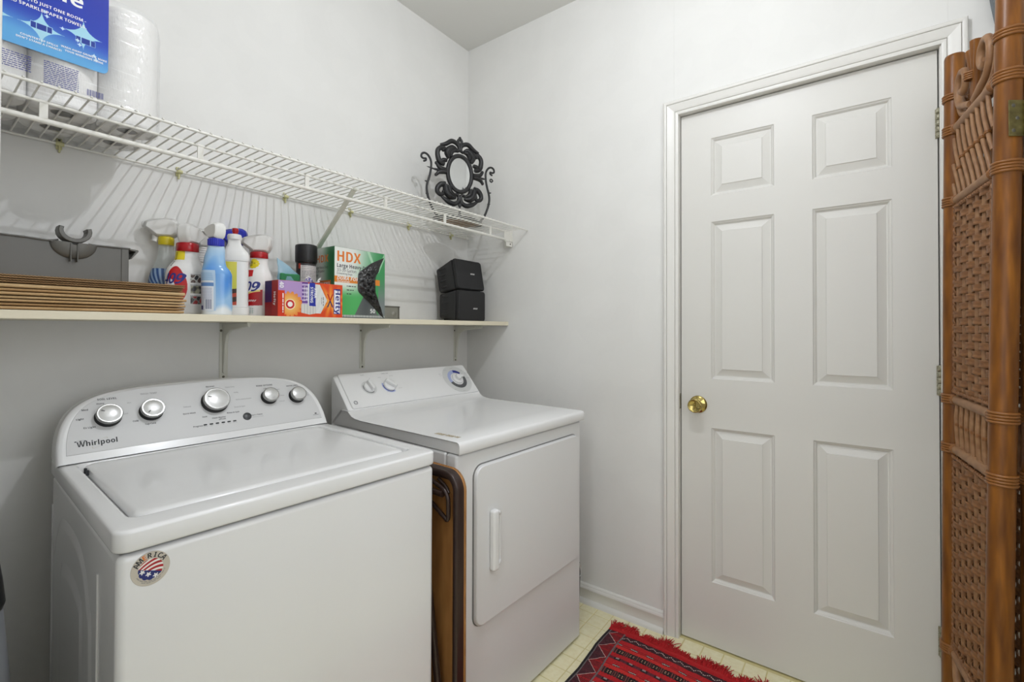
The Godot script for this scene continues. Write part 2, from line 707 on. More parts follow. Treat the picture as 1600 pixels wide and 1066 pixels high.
# ---------------------------------------------------------------- the six-panel door
func door() -> void:
	var d := Node3D.new()
	d.name = "door_1"
	d.set_meta("kind", "structure")
	d.position.x = 0.02 # the leaf sits back in its jamb
	add_child(d)
	var zs := [DOOR_L, 1.2382, 1.4501, 1.5664, 1.7774, DOOR_R]
	var ys := [DOOR_B, 0.2458, 0.832, 1.0195, 1.6214, 1.7228, 1.9443, DOOR_T]
	var b := MB.new()
	for k in [0, 2, 4]:
		b.bx(Vector3(0, ys[0], zs[k]), Vector3(0.035, ys[7], zs[k + 1]), 0.0008)
	for k in [0, 2, 4, 6]:
		for c in [1, 3]:
			b.bx(Vector3(0.00005, ys[k], zs[c] - 0.001), Vector3(0.035, ys[k + 1], zs[c + 1] + 0.001), 0.0004)
	put("door_slab", b, M.door_paint, d)
	for k in [1, 3, 5]:
		for c in [1, 3]:
			b = MB.new()
			var steps := [[0.0, 0.0], [0.003, 0.0035], [0.003, 0.0035], [0.006, 0.004], [0.0105, 0.0125], [0.0105, 0.0125], [0.0135, 0.0125], [0.0135, 0.0125], [0.037, 0.0028], [0.037, 0.0028], [0.0385, 0.0005], [0.0385, 0.0005]]
			var rows := []
			for s in steps:
				var i: float = s[0]
				var x: float = s[1]
				rows.append([Vector3(x, ys[k] + i, zs[c] + i), Vector3(x, ys[k + 1] - i, zs[c] + i), Vector3(x, ys[k + 1] - i, zs[c + 1] - i), Vector3(x, ys[k] + i, zs[c + 1] - i)])
			for e in 4:
				var side := []
				for row in rows:
					side.append(PackedVector3Array([row[e], row[(e + 1) % 4]]))
				b.grid(side, false, Vector3(-1, 0, 0))
			b.poly(PackedVector3Array(rows[-1]), Vector3(-1, 0, 0))
			put("panel", b, M.door_paint, d)
	# knob: rose, neck, tulip grip with a turn button
	b = MB.new()
	b.xf = Transform3D(Basis(Vector3(0, 0, 1), Vector3(-1, 0, 0), Vector3(0, 1, 0)), Vector3(0, 0.918, 1.19))
	b.lathe([Vector2(0.033, 0.0), Vector2(0.0335, 0.002), Vector2(0.032, 0.004), Vector2(0.027, 0.007), Vector2(0.018, 0.011), Vector2(0.0125, 0.015), Vector2(0.011, 0.02), Vector2(0.012, 0.026), Vector2(0.019, 0.034), Vector2(0.0255, 0.042), Vector2(0.027, 0.049), Vector2(0.0255, 0.0545), Vector2(0.0225, 0.057), Vector2(0.0215, 0.0555), Vector2(0.02, 0.0545), Vector2(0.001, 0.0535)], 32)
	var kn := put("door_knob", b, M.brass, d, "polished brass door knob")
	b = MB.new()
	b.xf = Transform3D(Basis.IDENTITY, Vector3(-0.056, 0.918, 1.19))
	b.rbox(Vector3(0.006, 0.018, 0.005), Vector3.ZERO, 0.002)
	put("turn_button", b, M.brass, kn)
	b = MB.new()
	b.bx(Vector3(-0.014, 0.895, DOOR_L - 0.0035), Vector3(0.006, 0.955, DOOR_L - 0.0024), 0.0005)
	put("strike_plate", b, M.painted_brass, d, "small dark brass strike plate")
	for y in [1.8306, 1.0569, 0.279]:
		b = MB.new()
		for k in 5:
			b.xf = Transform3D(Basis.IDENTITY, Vector3(-0.0058, y - 0.0445 + 0.0182 * k, DOOR_R + 0.0015))
			b.lathe([Vector2(0.0045, 0.0), Vector2(0.0058, 0.0008), Vector2(0.0058, 0.0164), Vector2(0.0045, 0.0172)], 12)
		b.xf = Transform3D.IDENTITY
		b.bx(Vector3(-0.001, y - 0.0445, DOOR_R - 0.006), Vector3(0.004, y + 0.0445, DOOR_R + 0.009), 0.0008)
		put("hinge", b, M.painted_brass, d, "paint-spattered brass butt hinge")
	# jamb and stop behind the leaf
	b = MB.new()
	var g := 0.003
	b.bx(Vector3(0, 0, DOOR_L - 0.022), Vector3(0.12, DOOR_T + 0.022, DOOR_L - g), 0.001)
	b.bx(Vector3(0, 0, DOOR_R + g), Vector3(0.12, DOOR_T + 0.022, DOOR_R + 0.022), 0.001)
	b.bx(Vector3(0, DOOR_T + g, DOOR_L - 0.022), Vector3(0.12, DOOR_T + 0.022, DOOR_R + 0.022), 0.001)
	b.bx(Vector3(0.057, 0, DOOR_L - g), Vector3(0.08, DOOR_T, DOOR_L + 0.012), 0.001)
	b.bx(Vector3(0.057, 0, DOOR_R - 0.012), Vector3(0.08, DOOR_T, DOOR_R + g), 0.001)
	b.bx(Vector3(0.057, DOOR_T - 0.012, DOOR_L), Vector3(0.08, DOOR_T + g, DOOR_R), 0.001)
	struct("trim_3", b, M.trim_paint)
	# casing with mitred corners; profile as (out from the opening, proud of the wall)
	var prof := [Vector2(0, 0), Vector2(0, 0.009), Vector2(0, 0.009), Vector2(0.004, 0.0105), Vector2(0.011, 0.0105), Vector2(0.011, 0.0105), Vector2(0.0114, 0.0068), Vector2(0.0126, 0.0068), Vector2(0.0126, 0.0068), Vector2(0.0132, 0.0108), Vector2(0.0132, 0.0108), Vector2(0.014, 0.0115), Vector2(0.024, 0.0125), Vector2(0.034, 0.016), Vector2(0.0415, 0.0175), Vector2(0.0415, 0.0175), Vector2(0.0418, 0.0128), Vector2(0.0432, 0.0128), Vector2(0.0432, 0.0128), Vector2(0.0437, 0.0175), Vector2(0.0437, 0.0175), Vector2(0.0445, 0.0185), Vector2(0.054, 0.0185), Vector2(0.0565, 0.0165), Vector2(0.057, 0.014), Vector2(0.057, 0.014), Vector2(0.057, 0.0)]
	var il := DOOR_L - 0.0035
	var ir := DOOR_R + 0.0065
	var it := DOOR_T + 0.0025
	b = MB.new()
	for side in 3:
		var rows := []
		for p: Vector2 in prof:
			var c := [Vector3(-p.y, 0, il - p.x), Vector3(-p.y, it + p.x, il - p.x), Vector3(-p.y, it + p.x, ir + p.x), Vector3(-p.y, 0, ir + p.x)]
			rows.append(PackedVector3Array([c[side], c[side + 1]]))
		b.grid(rows, false, Vector3(-1, 0, 0))
	struct("trim_1", b, M.trim_paint)


# ---------------------------------------------------------------- shelves on the wall
func wire_shelf() -> void:
	var t := thing("wire_shelf", "long white wire shelf with a hanging rod high on the wall above the washer", "shelf")
	var y := 1.690
	for e in [[0.395, -0.004, 0.0034, y], [0.295, -0.05, 0.0034, y], [0.295, -0.05, 0.006, 1.6505], [0.0125, -0.004, 0.0034, y]]:
		var b := MB.new()
		b.tube(PackedVector3Array([Vector3(-1.828, e[3], e[0]), Vector3(-0.9, e[3], e[0]), Vector3(e[1], e[3], e[0])]), e[2], 10)
		put("hanging_rod" if e[2] > 0.005 else "rail", b, M.white_wire, t)
	var w := MB.new()
	w.tube(PackedVector3Array([Vector3(0, 0, 0.008), Vector3(0, 0, 0.2), Vector3(0, 0, 0.3975), Vector3(0, -0.003, 0.399)]), 0.002, 8)
	var wm := w.mesh()
	for i in 72:
		var p := put("wire", wm, M.white_wire, t)
		p.position = Vector3(-1.816 + 0.0251 * i, y + 0.0046, 0)
	for x in [-1.673, -1.377, -1.08, -0.776, -0.469, -0.167]:
		var b := MB.new()
		b.bx(Vector3(x - 0.007, 1.652, 0.293), Vector3(x + 0.007, 1.69, 0.298), 0.001)
		b.tube(PackedVector3Array([Vector3(x - 0.007, y, 0.295), Vector3(x + 0.007, y, 0.295)]), 0.0045, 10)
		put("rod_hanger", b, M.white_wire, t)
	for x in [-1.602, -1.334, -1.0, -0.727, -0.416, -0.135]:
		var b := MB.new()
		b.bx(Vector3(x - 0.006, y - 0.013, 0.0), Vector3(x + 0.006, y + 0.016, 0.006), 0.002)
		b.tube(PackedVector3Array([Vector3(x - 0.008, y, 0.0125), Vector3(x + 0.008, y, 0.0125)]), 0.0058, 10)
		b.bx(Vector3(x - 0.002, y - 0.022, 0.004), Vector3(x + 0.002, y - 0.004, 0.012), 0.001)
		var c := put("wall_clip", b, M.yellowed_clip, t, "yellowed plastic wall clip")
		b = MB.new()
		b.rbox(Vector3(0.005, 0.005, 0.002), Vector3(x, y + 0.011, 0.0065), 0.0009)
		put("nail", b, M.screw_steel, c)
	# the brace: a pressed channel from the middle rail down to the wall
	var top := Vector3(-0.907, 1.688, 0.297)
	var low := Vector3(-0.907, 1.452, 0.004)
	var dir := (low - top).normalized()
	var nn := Vector3(1, 0, 0).cross(dir)
	var b2 := MB.new()
	b2.xf = Transform3D(Basis(Vector3(1, 0, 0), dir, nn), (top + low) / 2)
	var len := top.distance_to(low)
	b2.rbox(Vector3(0.016, len, 0.0015), Vector3(0, 0, 0), 0.0006)
	b2.rbox(Vector3(0.0015, len, 0.007), Vector3(-0.0075, 0, 0.003), 0.0006)
	b2.rbox(Vector3(0.0015, len, 0.007), Vector3(0.0075, 0, 0.003), 0.0006)
	b2.xf = Transform3D.IDENTITY
	b2.tube(PackedVector3Array([Vector3(-0.915, y, 0.295), Vector3(-0.899, y, 0.295)]), 0.006, 10)
	put("brace", b2, M.bracket_paint, t)
	# end bracket on the door wall
	b2 = MB.new()
	b2.bx(Vector3(-0.003, 1.618, 0.252), Vector3(-0.0005, 1.705, 0.303), 0.001)
	b2.bx(Vector3(-0.052, 1.642, 0.287), Vector3(-0.0005, 1.7, 0.2895), 0.001)
	b2.bx(Vector3(-0.052, 1.64, 0.287), Vector3(-0.0005, 1.643, 0.306), 0.001)
	b2.bx(Vector3(-0.052, 1.618, 0.3), Vector3(-0.0005, 1.643, 0.303), 0.001)
	var eb := put("end_bracket", b2, M.white_wire, t)
	b2 = MB.new()
	b2.lathe([Vector2(0.004, 0.0), Vector2(0.003, 0.002), Vector2(0.0005, 0.0025)], 10)
	var sc := put("screw", b2, M.screw_steel, eb)
	sc.transform = Transform3D(Basis(Vector3(1, 0, 0), Vector3(0, 0, 1), Vector3(0, -1, 0)), Vector3(-0.02, 1.63, 0.303))


func wood_shelf() -> void:
	var t := thing("wall_shelf", "long cream painted board shelf on metal brackets, holding the cleaning supplies", "shelf")
	var b := MB.new()
	b.bx(Vector3(-1.828, 1.226, 0.001), Vector3(-0.001, 1.245, 0.279), 0.0015)
	put("board", b, M.shelf_board, t)
	for x in [-1.2, -0.662, -0.093]:
		b = MB.new()
		# flat legs
		b.bx(Vector3(x - 0.013, 1.04, 0.0005), Vector3(x + 0.013, 1.2255, 0.003), 0.001)
		b.bx(Vector3(x - 0.013, 1.2228, 0.0005), Vector3(x + 0.013, 1.2255, 0.2), 0.001)
		# pressed rib across the corner
		var rib := PackedVector2Array([Vector2(0.002, 1.06), Vector2(0.012, 1.06), Vector2(0.022, 1.15), Vector2(0.034, 1.185), Vector2(0.062, 1.2), Vector2(0.185, 1.212), Vector2(0.185, 1.2245), Vector2(0.002, 1.2245)])
		b.xf = Transform3D(Basis(Vector3(0, 0, 1), Vector3(0, 1, 0), Vector3(-1, 0, 0)), Vector3(x, 0, 0))
		b.extrude(rib, 0.009, 0.0025)
		b.xf = Transform3D.IDENTITY
		var k := put("bracket", b, M.bracket_paint, t)
		for p in [Vector3(x - 0.0085, 1.2, 0.003), Vector3(x + 0.0085, 1.205, 0.003), Vector3(x, 1.047, 0.003)]:
			b = MB.new()
			b.xf = Transform3D(Basis(Vector3(1, 0, 0), Vector3(0, 0, 1), Vector3(0, -1, 0)), p)
			b.lathe([Vector2(0.0042, 0.0), Vector2(0.0036, 0.0015), Vector2(0.0005, 0.0022)], 10)
			put("screw", b, M.screw_steel, k)


# a ring of points: rounded rectangle on the level plane y, centred at c
func level(hx: float, hz: float, r: float, y: float, c := Vector2.ZERO) -> PackedVector3Array:
	var a := PackedVector3Array()
	for p in rrect(hx, hz, r, 6):
		a.append(Vector3(p.x + c.x, y, p.y + c.y))
	return a


# ---------------------------------------------------------------- top-loading washer
func washer() -> void:
	var t := thing("washing_machine", "white top-loading washer with an arched grey control panel and five round knobs", "washer", Vector3(-1.328, 0, 0.781), deg_to_rad(-2.6))
	var b := MB.new()
	b.bx(Vector3(-0.324, 0.02, -0.664), Vector3(0.324, 0.849, -0.001), 0.013, 3)
	var body := put("cabinet", b, M.enamel, t)
	for x in [-0.28, 0.28]:
		for z in [-0.6, -0.06]:
			b = MB.new()
			b.lathe([Vector2(0.02, 0.0), Vector2(0.02, 0.012), Vector2(0.01, 0.012), Vector2(0.01, 0.03)], 14, Vector3(x, 0, z))
			put("foot", b, M.black_plastic, t)
	# pressed relief of the side panels
	for s in [-1, 1]:
		var outer := PackedVector2Array([Vector2(-0.62, 0.08), Vector2(-0.175, 0.08), Vector2(-0.175, 0.62), Vector2(-0.2, 0.71), Vector2(-0.25, 0.77), Vector2(-0.33, 0.795), Vector2(-0.47, 0.795), Vector2(-0.55, 0.77), Vector2(-0.6, 0.71), Vector2(-0.62, 0.62)])
		var inner := PackedVector2Array([Vector2(-0.5, 0.14), Vector2(-0.245, 0.14), Vector2(-0.245, 0.62), Vector2(-0.285, 0.7), Vector2(-0.46, 0.7), Vector2(-0.5, 0.62)])
		for e in [[outer, 0.3235, 0.0034, 0.03], [inner, 0.3268, 0.003, 0.03]]:
			var o2: PackedVector2Array = e[0]
			var closed := []
			for p in o2:
				closed.append(p)
			closed.append(o2[0])
			var sm := curve2(closed, 4)
			sm.remove_at(sm.size() - 1)
			var mid := Vector2(-0.385, 0.42)
			var rows2 := []
			for st in [[0.0, 0.0], [0.3, 0.15], [0.7, 0.85], [1.0, 1.0]]:
				var row := PackedVector3Array()
				for p in sm:
					var q: Vector2 = p + (mid - p).normalized() * e[3] * st[0]
					row.append(Vector3((e[1] + e[2] * st[1]) * s, q.y, q.x))
				rows2.append(row)
			b = MB.new()
			b.grid(rows2, true, Vector3(s, 0, 0))
			b.poly(rows2[3], Vector3(s, 0, 0))
			put("pressed_relief", b, M.enamel, body)
		for z in [-0.135, -0.648]:
			b = MB.new()
			b.rbox(Vector3(0.0045, 0.68, 0.007), Vector3(0.324 * s, 0.44, z), 0.0022, 2)
			put("pressed_rib", b, M.enamel, body)
	# top deck: frame round the lid well
	b = MB.new()
	var oc := Vector2(0, -0.331)
	var ic := Vector2(-0.003, -0.30)
	var rows := [
		level(0.286, 0.236, 0.02, 0.87, ic), level(0.292, 0.242, 0.022, 0.872, ic), level(0.2935, 0.2435, 0.022, 0.8835, ic), level(0.296, 0.246, 0.023, 0.8875, ic), level(0.299, 0.249, 0.024, 0.888, ic),
		level(0.299, 0.249, 0.024, 0.888, ic), level(0.321, 0.327, 0.015, 0.888, oc), level(0.3252, 0.3312, 0.018, 0.8872, oc), level(0.3277, 0.3337, 0.02, 0.8851, oc), level(0.3285, 0.3345, 0.021, 0.8815, oc),
		level(0.3285, 0.3345, 0.021, 0.857, oc), level(0.3275, 0.3335, 0.021, 0.8535, oc), level(0.324, 0.33, 0.02, 0.852, oc)]
	b.grid(rows, true)
	b.poly(rows[0], Vector3.UP)
	put("top_deck", b, M.enamel, t)
	# lid: slightly crowned slab in the well
	b = MB.new()
	var lc := Vector2(-0.001, -0.306)
	rows = [level(0.285, 0.236, 0.018, 0.871, lc), level(0.2865, 0.237, 0.02, 0.8775, lc), level(0.284, 0.2345, 0.022, 0.8835, lc), level(0.279, 0.2295, 0.024, 0.8868, lc), level(0.272, 0.2225, 0.026, 0.888, lc), level(0.24, 0.19, 0.03, 0.8887, lc), level(0.12, 0.09, 0.04, 0.8895, lc)]
	b.grid(rows, true)
	b.poly(rows[-1], Vector3.UP)
	var lid := put("lid", b, M.enamel, t)
	b = MB.new()
	for z in [-0.49, -0.468]:
		b.rbox(Vector3(0.005, 0.012, 0.008), Vector3(-0.2895, 0.8815, z), 0.001)
	put("hinge", b, M.print_dark, lid)
	# console: face plane slants back; local frame (x, along the slant, out of the face)
	var o := Vector3(0, 0.8895, -0.545)
	var sd := Vector3(0, 0.165, -0.105).normalized()
	var nn := Vector3.RIGHT.cross(sd)
	var F := Transform3D(Basis(Vector3.RIGHT, sd, nn), o)
	var half := [Vector2(0.331, 0.001), Vector2(0.3285, 0.055), Vector2(0.317, 0.106), Vector2(0.292, 0.147), Vector2(0.25, 0.1745), Vector2(0.19, 0.1895), Vector2(0.1, 0.197), Vector2(0, 0.199)]
	var all := []
	for p: Vector2 in half:
		all.append(p)
	for i in range(half.size() - 2, -1, -1):
		all.append(Vector2(-half[i].x, half[i].y))
	var arch := curve2(all, 5)
	var ring := func(grow: float, h: float) -> PackedVector3Array:
		var a := PackedVector3Array()
		var c := Vector2(0, 0.08)
		for p in arch:
			var q := Vector2(p.x * (1.0 + grow / 0.33), p.y + grow * clampf((p.y - 0.02) / 0.12, 0.0, 1.0))
			a.append(F * Vector3(q.x, q.y, h))
		return a
	var back := PackedVector3Array()
	for p in arch:
		var q: Vector3 = F * Vector3(p.x * 0.985, p.y, 0)
		back.append(Vector3(q.x, q.y - 0.003, -0.672))
	b = MB.new()
	rows = [ring.call(-0.011, 0.0), ring.call(-0.006, -0.0006), ring.call(-0.0025, -0.003), ring.call(-0.0005, -0.007), ring.call(0.0, -0.012), back]
	b.grid(rows, false, Vector3(0, 0.6, 0.5))
	b.poly(rows[0], nn)
	b.poly(rows[5], Vector3(0, 0, -1))
	var con := put("console", b, M.enamel, t)
	b = MB.new()
	b.bx(Vector3(-0.315, 0.8885, -0.56), Vector3(0.325, 0.8905, -0.5485), 0.0005)
	put("gap_strip", b, M.print_dark, con)
	var pan := PackedVector2Array()
	for p in arch:
		if p.y > 0.0205:
			pan.append(Vector2(p.x * 0.948, 0.0235 + (p.y - 0.0205) * 0.93))
	pan.append(Vector2(-0.3135, 0.0215))
	pan.insert(0, Vector2(0.3135, 0.0215))
	b = MB.new()
	b.xf = F * Transform3D(Basis.IDENTITY, Vector3(0, 0, 0.0))
	b.extrude(pan, 0.0016, 0.0006)
	put("console_panel", b, M.console_grey, t)
	# knobs: skirt coloured black for the shadow under the cap, silver cap, pointer
	for k in [[-0.231, 0.1095, 0.0265, 150.0], [-0.142, 0.1125, 0.0262, 228.0], [0.0105, 0.1205, 0.0345, 160.0], [0.163, 0.117, 0.0238, 90.0], [0.25, 0.1105, 0.0245, 90.0]]:
		var K := F * Transform3D(Basis(Vector3(1, 0, 0), Vector3(0, 0, 1), Vector3(0, -1, 0)), Vector3(k[0], k[1], 0.0008))
		var r: float = k[2]
		b = MB.new()
		b.xf = K
		b.lathe([Vector2(r * 1.04, 0.0), Vector2(r * 1.02, 0.002), Vector2(r * 0.92, 0.003), Vector2(r * 0.9, 0.014)], 28)
		var kn := put("knob", b, M.black_plastic, t)
		b = MB.new()
		b.xf = K
		b.lathe([Vector2(r * 0.9, 0.0125), Vector2(r * 0.985, 0.013), Vector2(r, 0.0145), Vector2(r, 0.0205), Vector2(r * 0.975, 0.0225), Vector2(r * 0.93, 0.023)], 36)
		put("knob_rim", b, M.knob_rim, kn)
		b = MB.new()
		b.xf = K
		b.lathe([Vector2(r * 0.945, 0.0212), Vector2(r * 0.91, 0.0226), Vector2(r * 0.89, 0.0226), Vector2(r * 0.7, 0.0242), Vector2(r * 0.4, 0.0254), Vector2(r * 0.001, 0.0258)], 36)
		put("knob_cap", b, M.knob_silver, kn)
		b = MB.new()
		var a := deg_to_rad(k[3])
		b.xf = F * Transform3D(Basis(Vector3(cos(a), sin(a), 0), Vector3(-sin(a), cos(a), 0), Vector3(0, 0, 1)), Vector3(k[0], k[1], 0.0257))
		if k[2] > 0.026:
			b.rbox(Vector3(r * 0.62, 0.0032, 0.0016), Vector3(r * 0.4, 0, -0.0004), 0.0005)
		else:
			b.rbox(Vector3(0.003, 0.0026, 0.0012), Vector3(r * 0.1, 0, 0), 0.0005)
		put("pointer", b, M.print_grey, kn)
	b = MB.new()
	b.xf = F * Transform3D(Basis(Vector3(1, 0, 0), Vector3(0, 0, 1), Vector3(0, -1, 0)), Vector3(0.087, 0.061, 0.0008))
	b.lathe([Vector2(0.0118, 0.0), Vector2(0.0118, 0.002), Vector2(0.0105, 0.0028), Vector2(0.006, 0.004), Vector2(0.0005, 0.0044)], 24)
	put("start_button", b, M.dark_grey_plastic, t)
	for i in 6:
		b = MB.new()
		b.xf = F * Transform3D(Basis.IDENTITY, Vector3(-0.025 + 0.0152 * i, 0.0525, 0.0009))
		b.extrude(rrect(0.0047, 0.0021, 0.002, 3), 0.001, 0.0003)
		put("indicator_light", b, M.print_dark, t)
	var lines := [["SOIL LEVEL", -0.229, 0.159, 0.0046, 0], ["Heavy", -0.243, 0.148, 0.0033, 0], ["Med", -0.2735, 0.134, 0.0038, 0], ["Light", -0.284, 0.1105, 0.0038, 0], ["Ex Light", -0.268, 0.086, 0.0038, 0],
		["WASH TEMP", -0.142, 0.1645, 0.0042, 1], ["Hot", -0.186, 0.143, 0.0032, 1], ["Cool", -0.196, 0.113, 0.0032, 1], ["Cold", -0.178, 0.089, 0.0036, 0], ["Tap Cold", -0.148, 0.0765, 0.0036, 0],
		["Normal", 0.006, 0.1705, 0.0038, 0], ["Heavy Duty", 0.058, 0.164, 0.0032, 1], ["Bulky", 0.072, 0.144, 0.0032, 1], ["Bulky Items/Sheets", 0.089, 0.1195, 0.0032, 1], ["Drain & Spin", 0.073, 0.0955, 0.0034, 1], ["Rinse & Spin", 0.052, 0.0795, 0.0036, 0],
		["Delicate", -0.06, 0.1135, 0.0032, 1], ["Quick Wash", -0.058, 0.0925, 0.0034, 0], ["Soak", -0.0225, 0.0765, 0.0034, 0], ["Clean Washer", 0.0125, 0.069, 0.0034, 0], ["affresh", 0.02, 0.063, 0.0034, 0], ["Progress", -0.043, 0.0505, 0.0036, 0],
		["Start / Pause", 0.1145, 0.0625, 0.0034, 0], ["Hold 3 Sec to Cancel", 0.1165, 0.0565, 0.0022, 1], ["RINSE OPTIONS", 0.158, 0.1585, 0.0042, 0], ["1 Rinse", 0.162, 0.1475, 0.0032, 0], ["1 Rinse+", 0.193, 0.141, 0.003, 1], ["2 Rinse", 0.2035, 0.118, 0.003, 1], ["2 Rinse+", 0.2, 0.098, 0.003, 1],
		["WATER LEVEL", 0.2445, 0.149, 0.0038, 0], ["Auto", 0.254, 0.1405, 0.003, 0], ["Low", 0.285, 0.1235, 0.003, 1], ["Med", 0.2865, 0.117, 0.003, 1], ["Deep", 0.287, 0.1105, 0.003, 1]]
	for tone in 2:
		b = MB.new()
		for l in lines:
			if l[4] == tone:
				write(b, l[0], l[3] * 1.15, F * Transform3D(Basis.IDENTITY, Vector3(l[1], l[2] - 0.0015, 0.00105)), 0.0, "bold" if l[4] == 0 else "plain")
		for i in 6:
			if tone == 1:
				write(b, ["Sensing", "Wash", "Rinse", "Spin", "Done", "Lid Lock"][i], 0.0021, F * Transform3D(Basis.IDENTITY, Vector3(-0.025 + 0.0152 * i, 0.0468, 0.00105)), 0.0, "plain")
		if tone == 0:
			dashes(b, F * Transform3D(Basis.IDENTITY, Vector3(0.287, 0.0345, 0.00105)), 0.019, 0.0013, 2)
			dashes(b, F * Transform3D(Basis.IDENTITY, Vector3(0.2935, 0.038, 0.00105)), 0.0065, 0.0038, 5)
		put("lettering", b, [M.print_dark, M.print_grey][tone], t)
	b = MB.new()
	write(b, "Whirlpool", 0.0125, F * Transform3D(Basis.IDENTITY, Vector3(-0.294, 0.0395, 0.00105)), -1.0, "bold", null, 0.93)
	# the small swash over the W
	b.xf = F * Transform3D(Basis.IDENTITY, Vector3(-0.287, 0.0535, 0.001))
	b.ring(Vector3.ZERO, Vector3(0, 0, 1), 0.0085, 0.0005, 20, 4, 0.25)
	for x in [-0.009, 0.0, 0.0085]:
		b.rbox(Vector3(0.0035, 0.0024, 0.0004), Vector3(x, 0.0, 0), 0.0002)
	put("brand_lettering", b, M.print_dark, t)
	b = MB.new()
	b.xf = F * Transform3D(Basis(Vector3(0, 0, 1), deg_to_rad(38)), Vector3(-0.252, 0.044, 0.0008))
	b.ring(Vector3.ZERO, Vector3(0, 0, 1), 0.0185, 0.0003, 28, 4, 0.3)
	put("brand_swirl", b, mat("print_gold", rgb(178, 164, 120), 0.5), t)
	# round flag sticker on the front
	var S := Transform3D(Basis(Vector3(0, 0, 1), deg_to_rad(4.0)), Vector3(-0.281, 0.8165, -0.0012))
	b = MB.new()
	b.xf = S
	b.extrude(oval(0.0262, 0.0272, 40), 0.0012, 0.0003)
	var st := put("flag_sticker", b, mat("sticker_beige", rgb(196, 188, 174), 0.5), t, "round beige sticker with a flag emblem and the word AMERICA")
	var flag := paint(200, 200, func(u: float, v: float) -> Color:
		var p := Vector2(u - 0.5, v - 0.5) * 2.0
		var lim := p.length() + 0.05 * sin(12.0 * p.angle()) * (1.0 if p.y > 0.1 else 0.0)
		if lim > 0.97:
			return Color8(196, 188, 174)
		if p.y > 0.12 + p.x * 0.22:
			for e: Vector2 in [Vector2(-0.1, 0.45), Vector2(0.5, 0.62), Vector2(-0.62, 0.2)]:
				var d := p - e
				var a := fposmod(d.angle() + PI / 2, TAU / 5.0) - TAU / 10.0
				var edge := 0.1 + 0.15 * pow(absf(a) / (TAU / 10.0), 1.4) * 0.0 + 0.15 * (1.0 - absf(a) / (TAU / 10.0))
				if d.length() < edge:
					return Color8(235, 234, 230)
			return Color8(34, 44, 108)
		var w := p.y + 0.55 * p.x - 0.35 * p.x * p.x
		return Color8(170, 28, 36) if fposmod(w * 2.4 + 0.2, 1.0) < 0.52 else Color8(236, 232, 226))
	b = MB.new()
	b.xf = S * Transform3D(Basis(Vector3(0, 0, 1), deg_to_rad(-14)), Vector3(0, -0.001, 0.00085))
	var disc := oval(0.0168, 0.0172, 36)
	var c0 := b.vert(Vector3.ZERO, Vector3(0, 0, 1), Vector2(0.5, 0.5))
	for p in disc:
		b.vert(Vector3(p.x, p.y, 0), Vector3(0, 0, 1), Vector2(0.5 + p.x / 0.0345, 0.5 - p.y / 0.0345))
	for i in 36:
		b.face(c0, c0 + 1 + i, c0 + 1 + (i + 1) % 36)
	put("flag_print", b, printed("flag_print", flag), st)
	for red in 2:
		b = MB.new()
		for i in 7:
			if (i == 2) != (red == 1):
				continue
			var a := deg_to_rad(148.0 - 19.5 * i)
			var at := Vector3(cos(a), sin(a), 0) * 0.0176 + Vector3(0, 0.0, 0.0009)
			write(b, "AMERICA"[i], 0.0078, S * Transform3D(Basis(Vector3(0, 0, 1), a - PI / 2), at), 0.0)
		put("lettering", b, [M.print_dark, M.print_orange][red], st)
	b = MB.new()
	for row in 2:
		var count: int = [44, 24][row]
		for i in count:
			var a := deg_to_rad(-90.0 + (i - count / 2.0) * 3.1)
			if i % 6 != 5:
				dashes(b, S * Transform3D(Basis(Vector3(0, 0, 1), a + PI / 2), Vector3(cos(a), sin(a), 0) * [0.0205, 0.0228][row] + Vector3(0, 0, 0.0009)), 0.0008, 0.0011, i)
	put("small_print", b, M.print_grey, st)


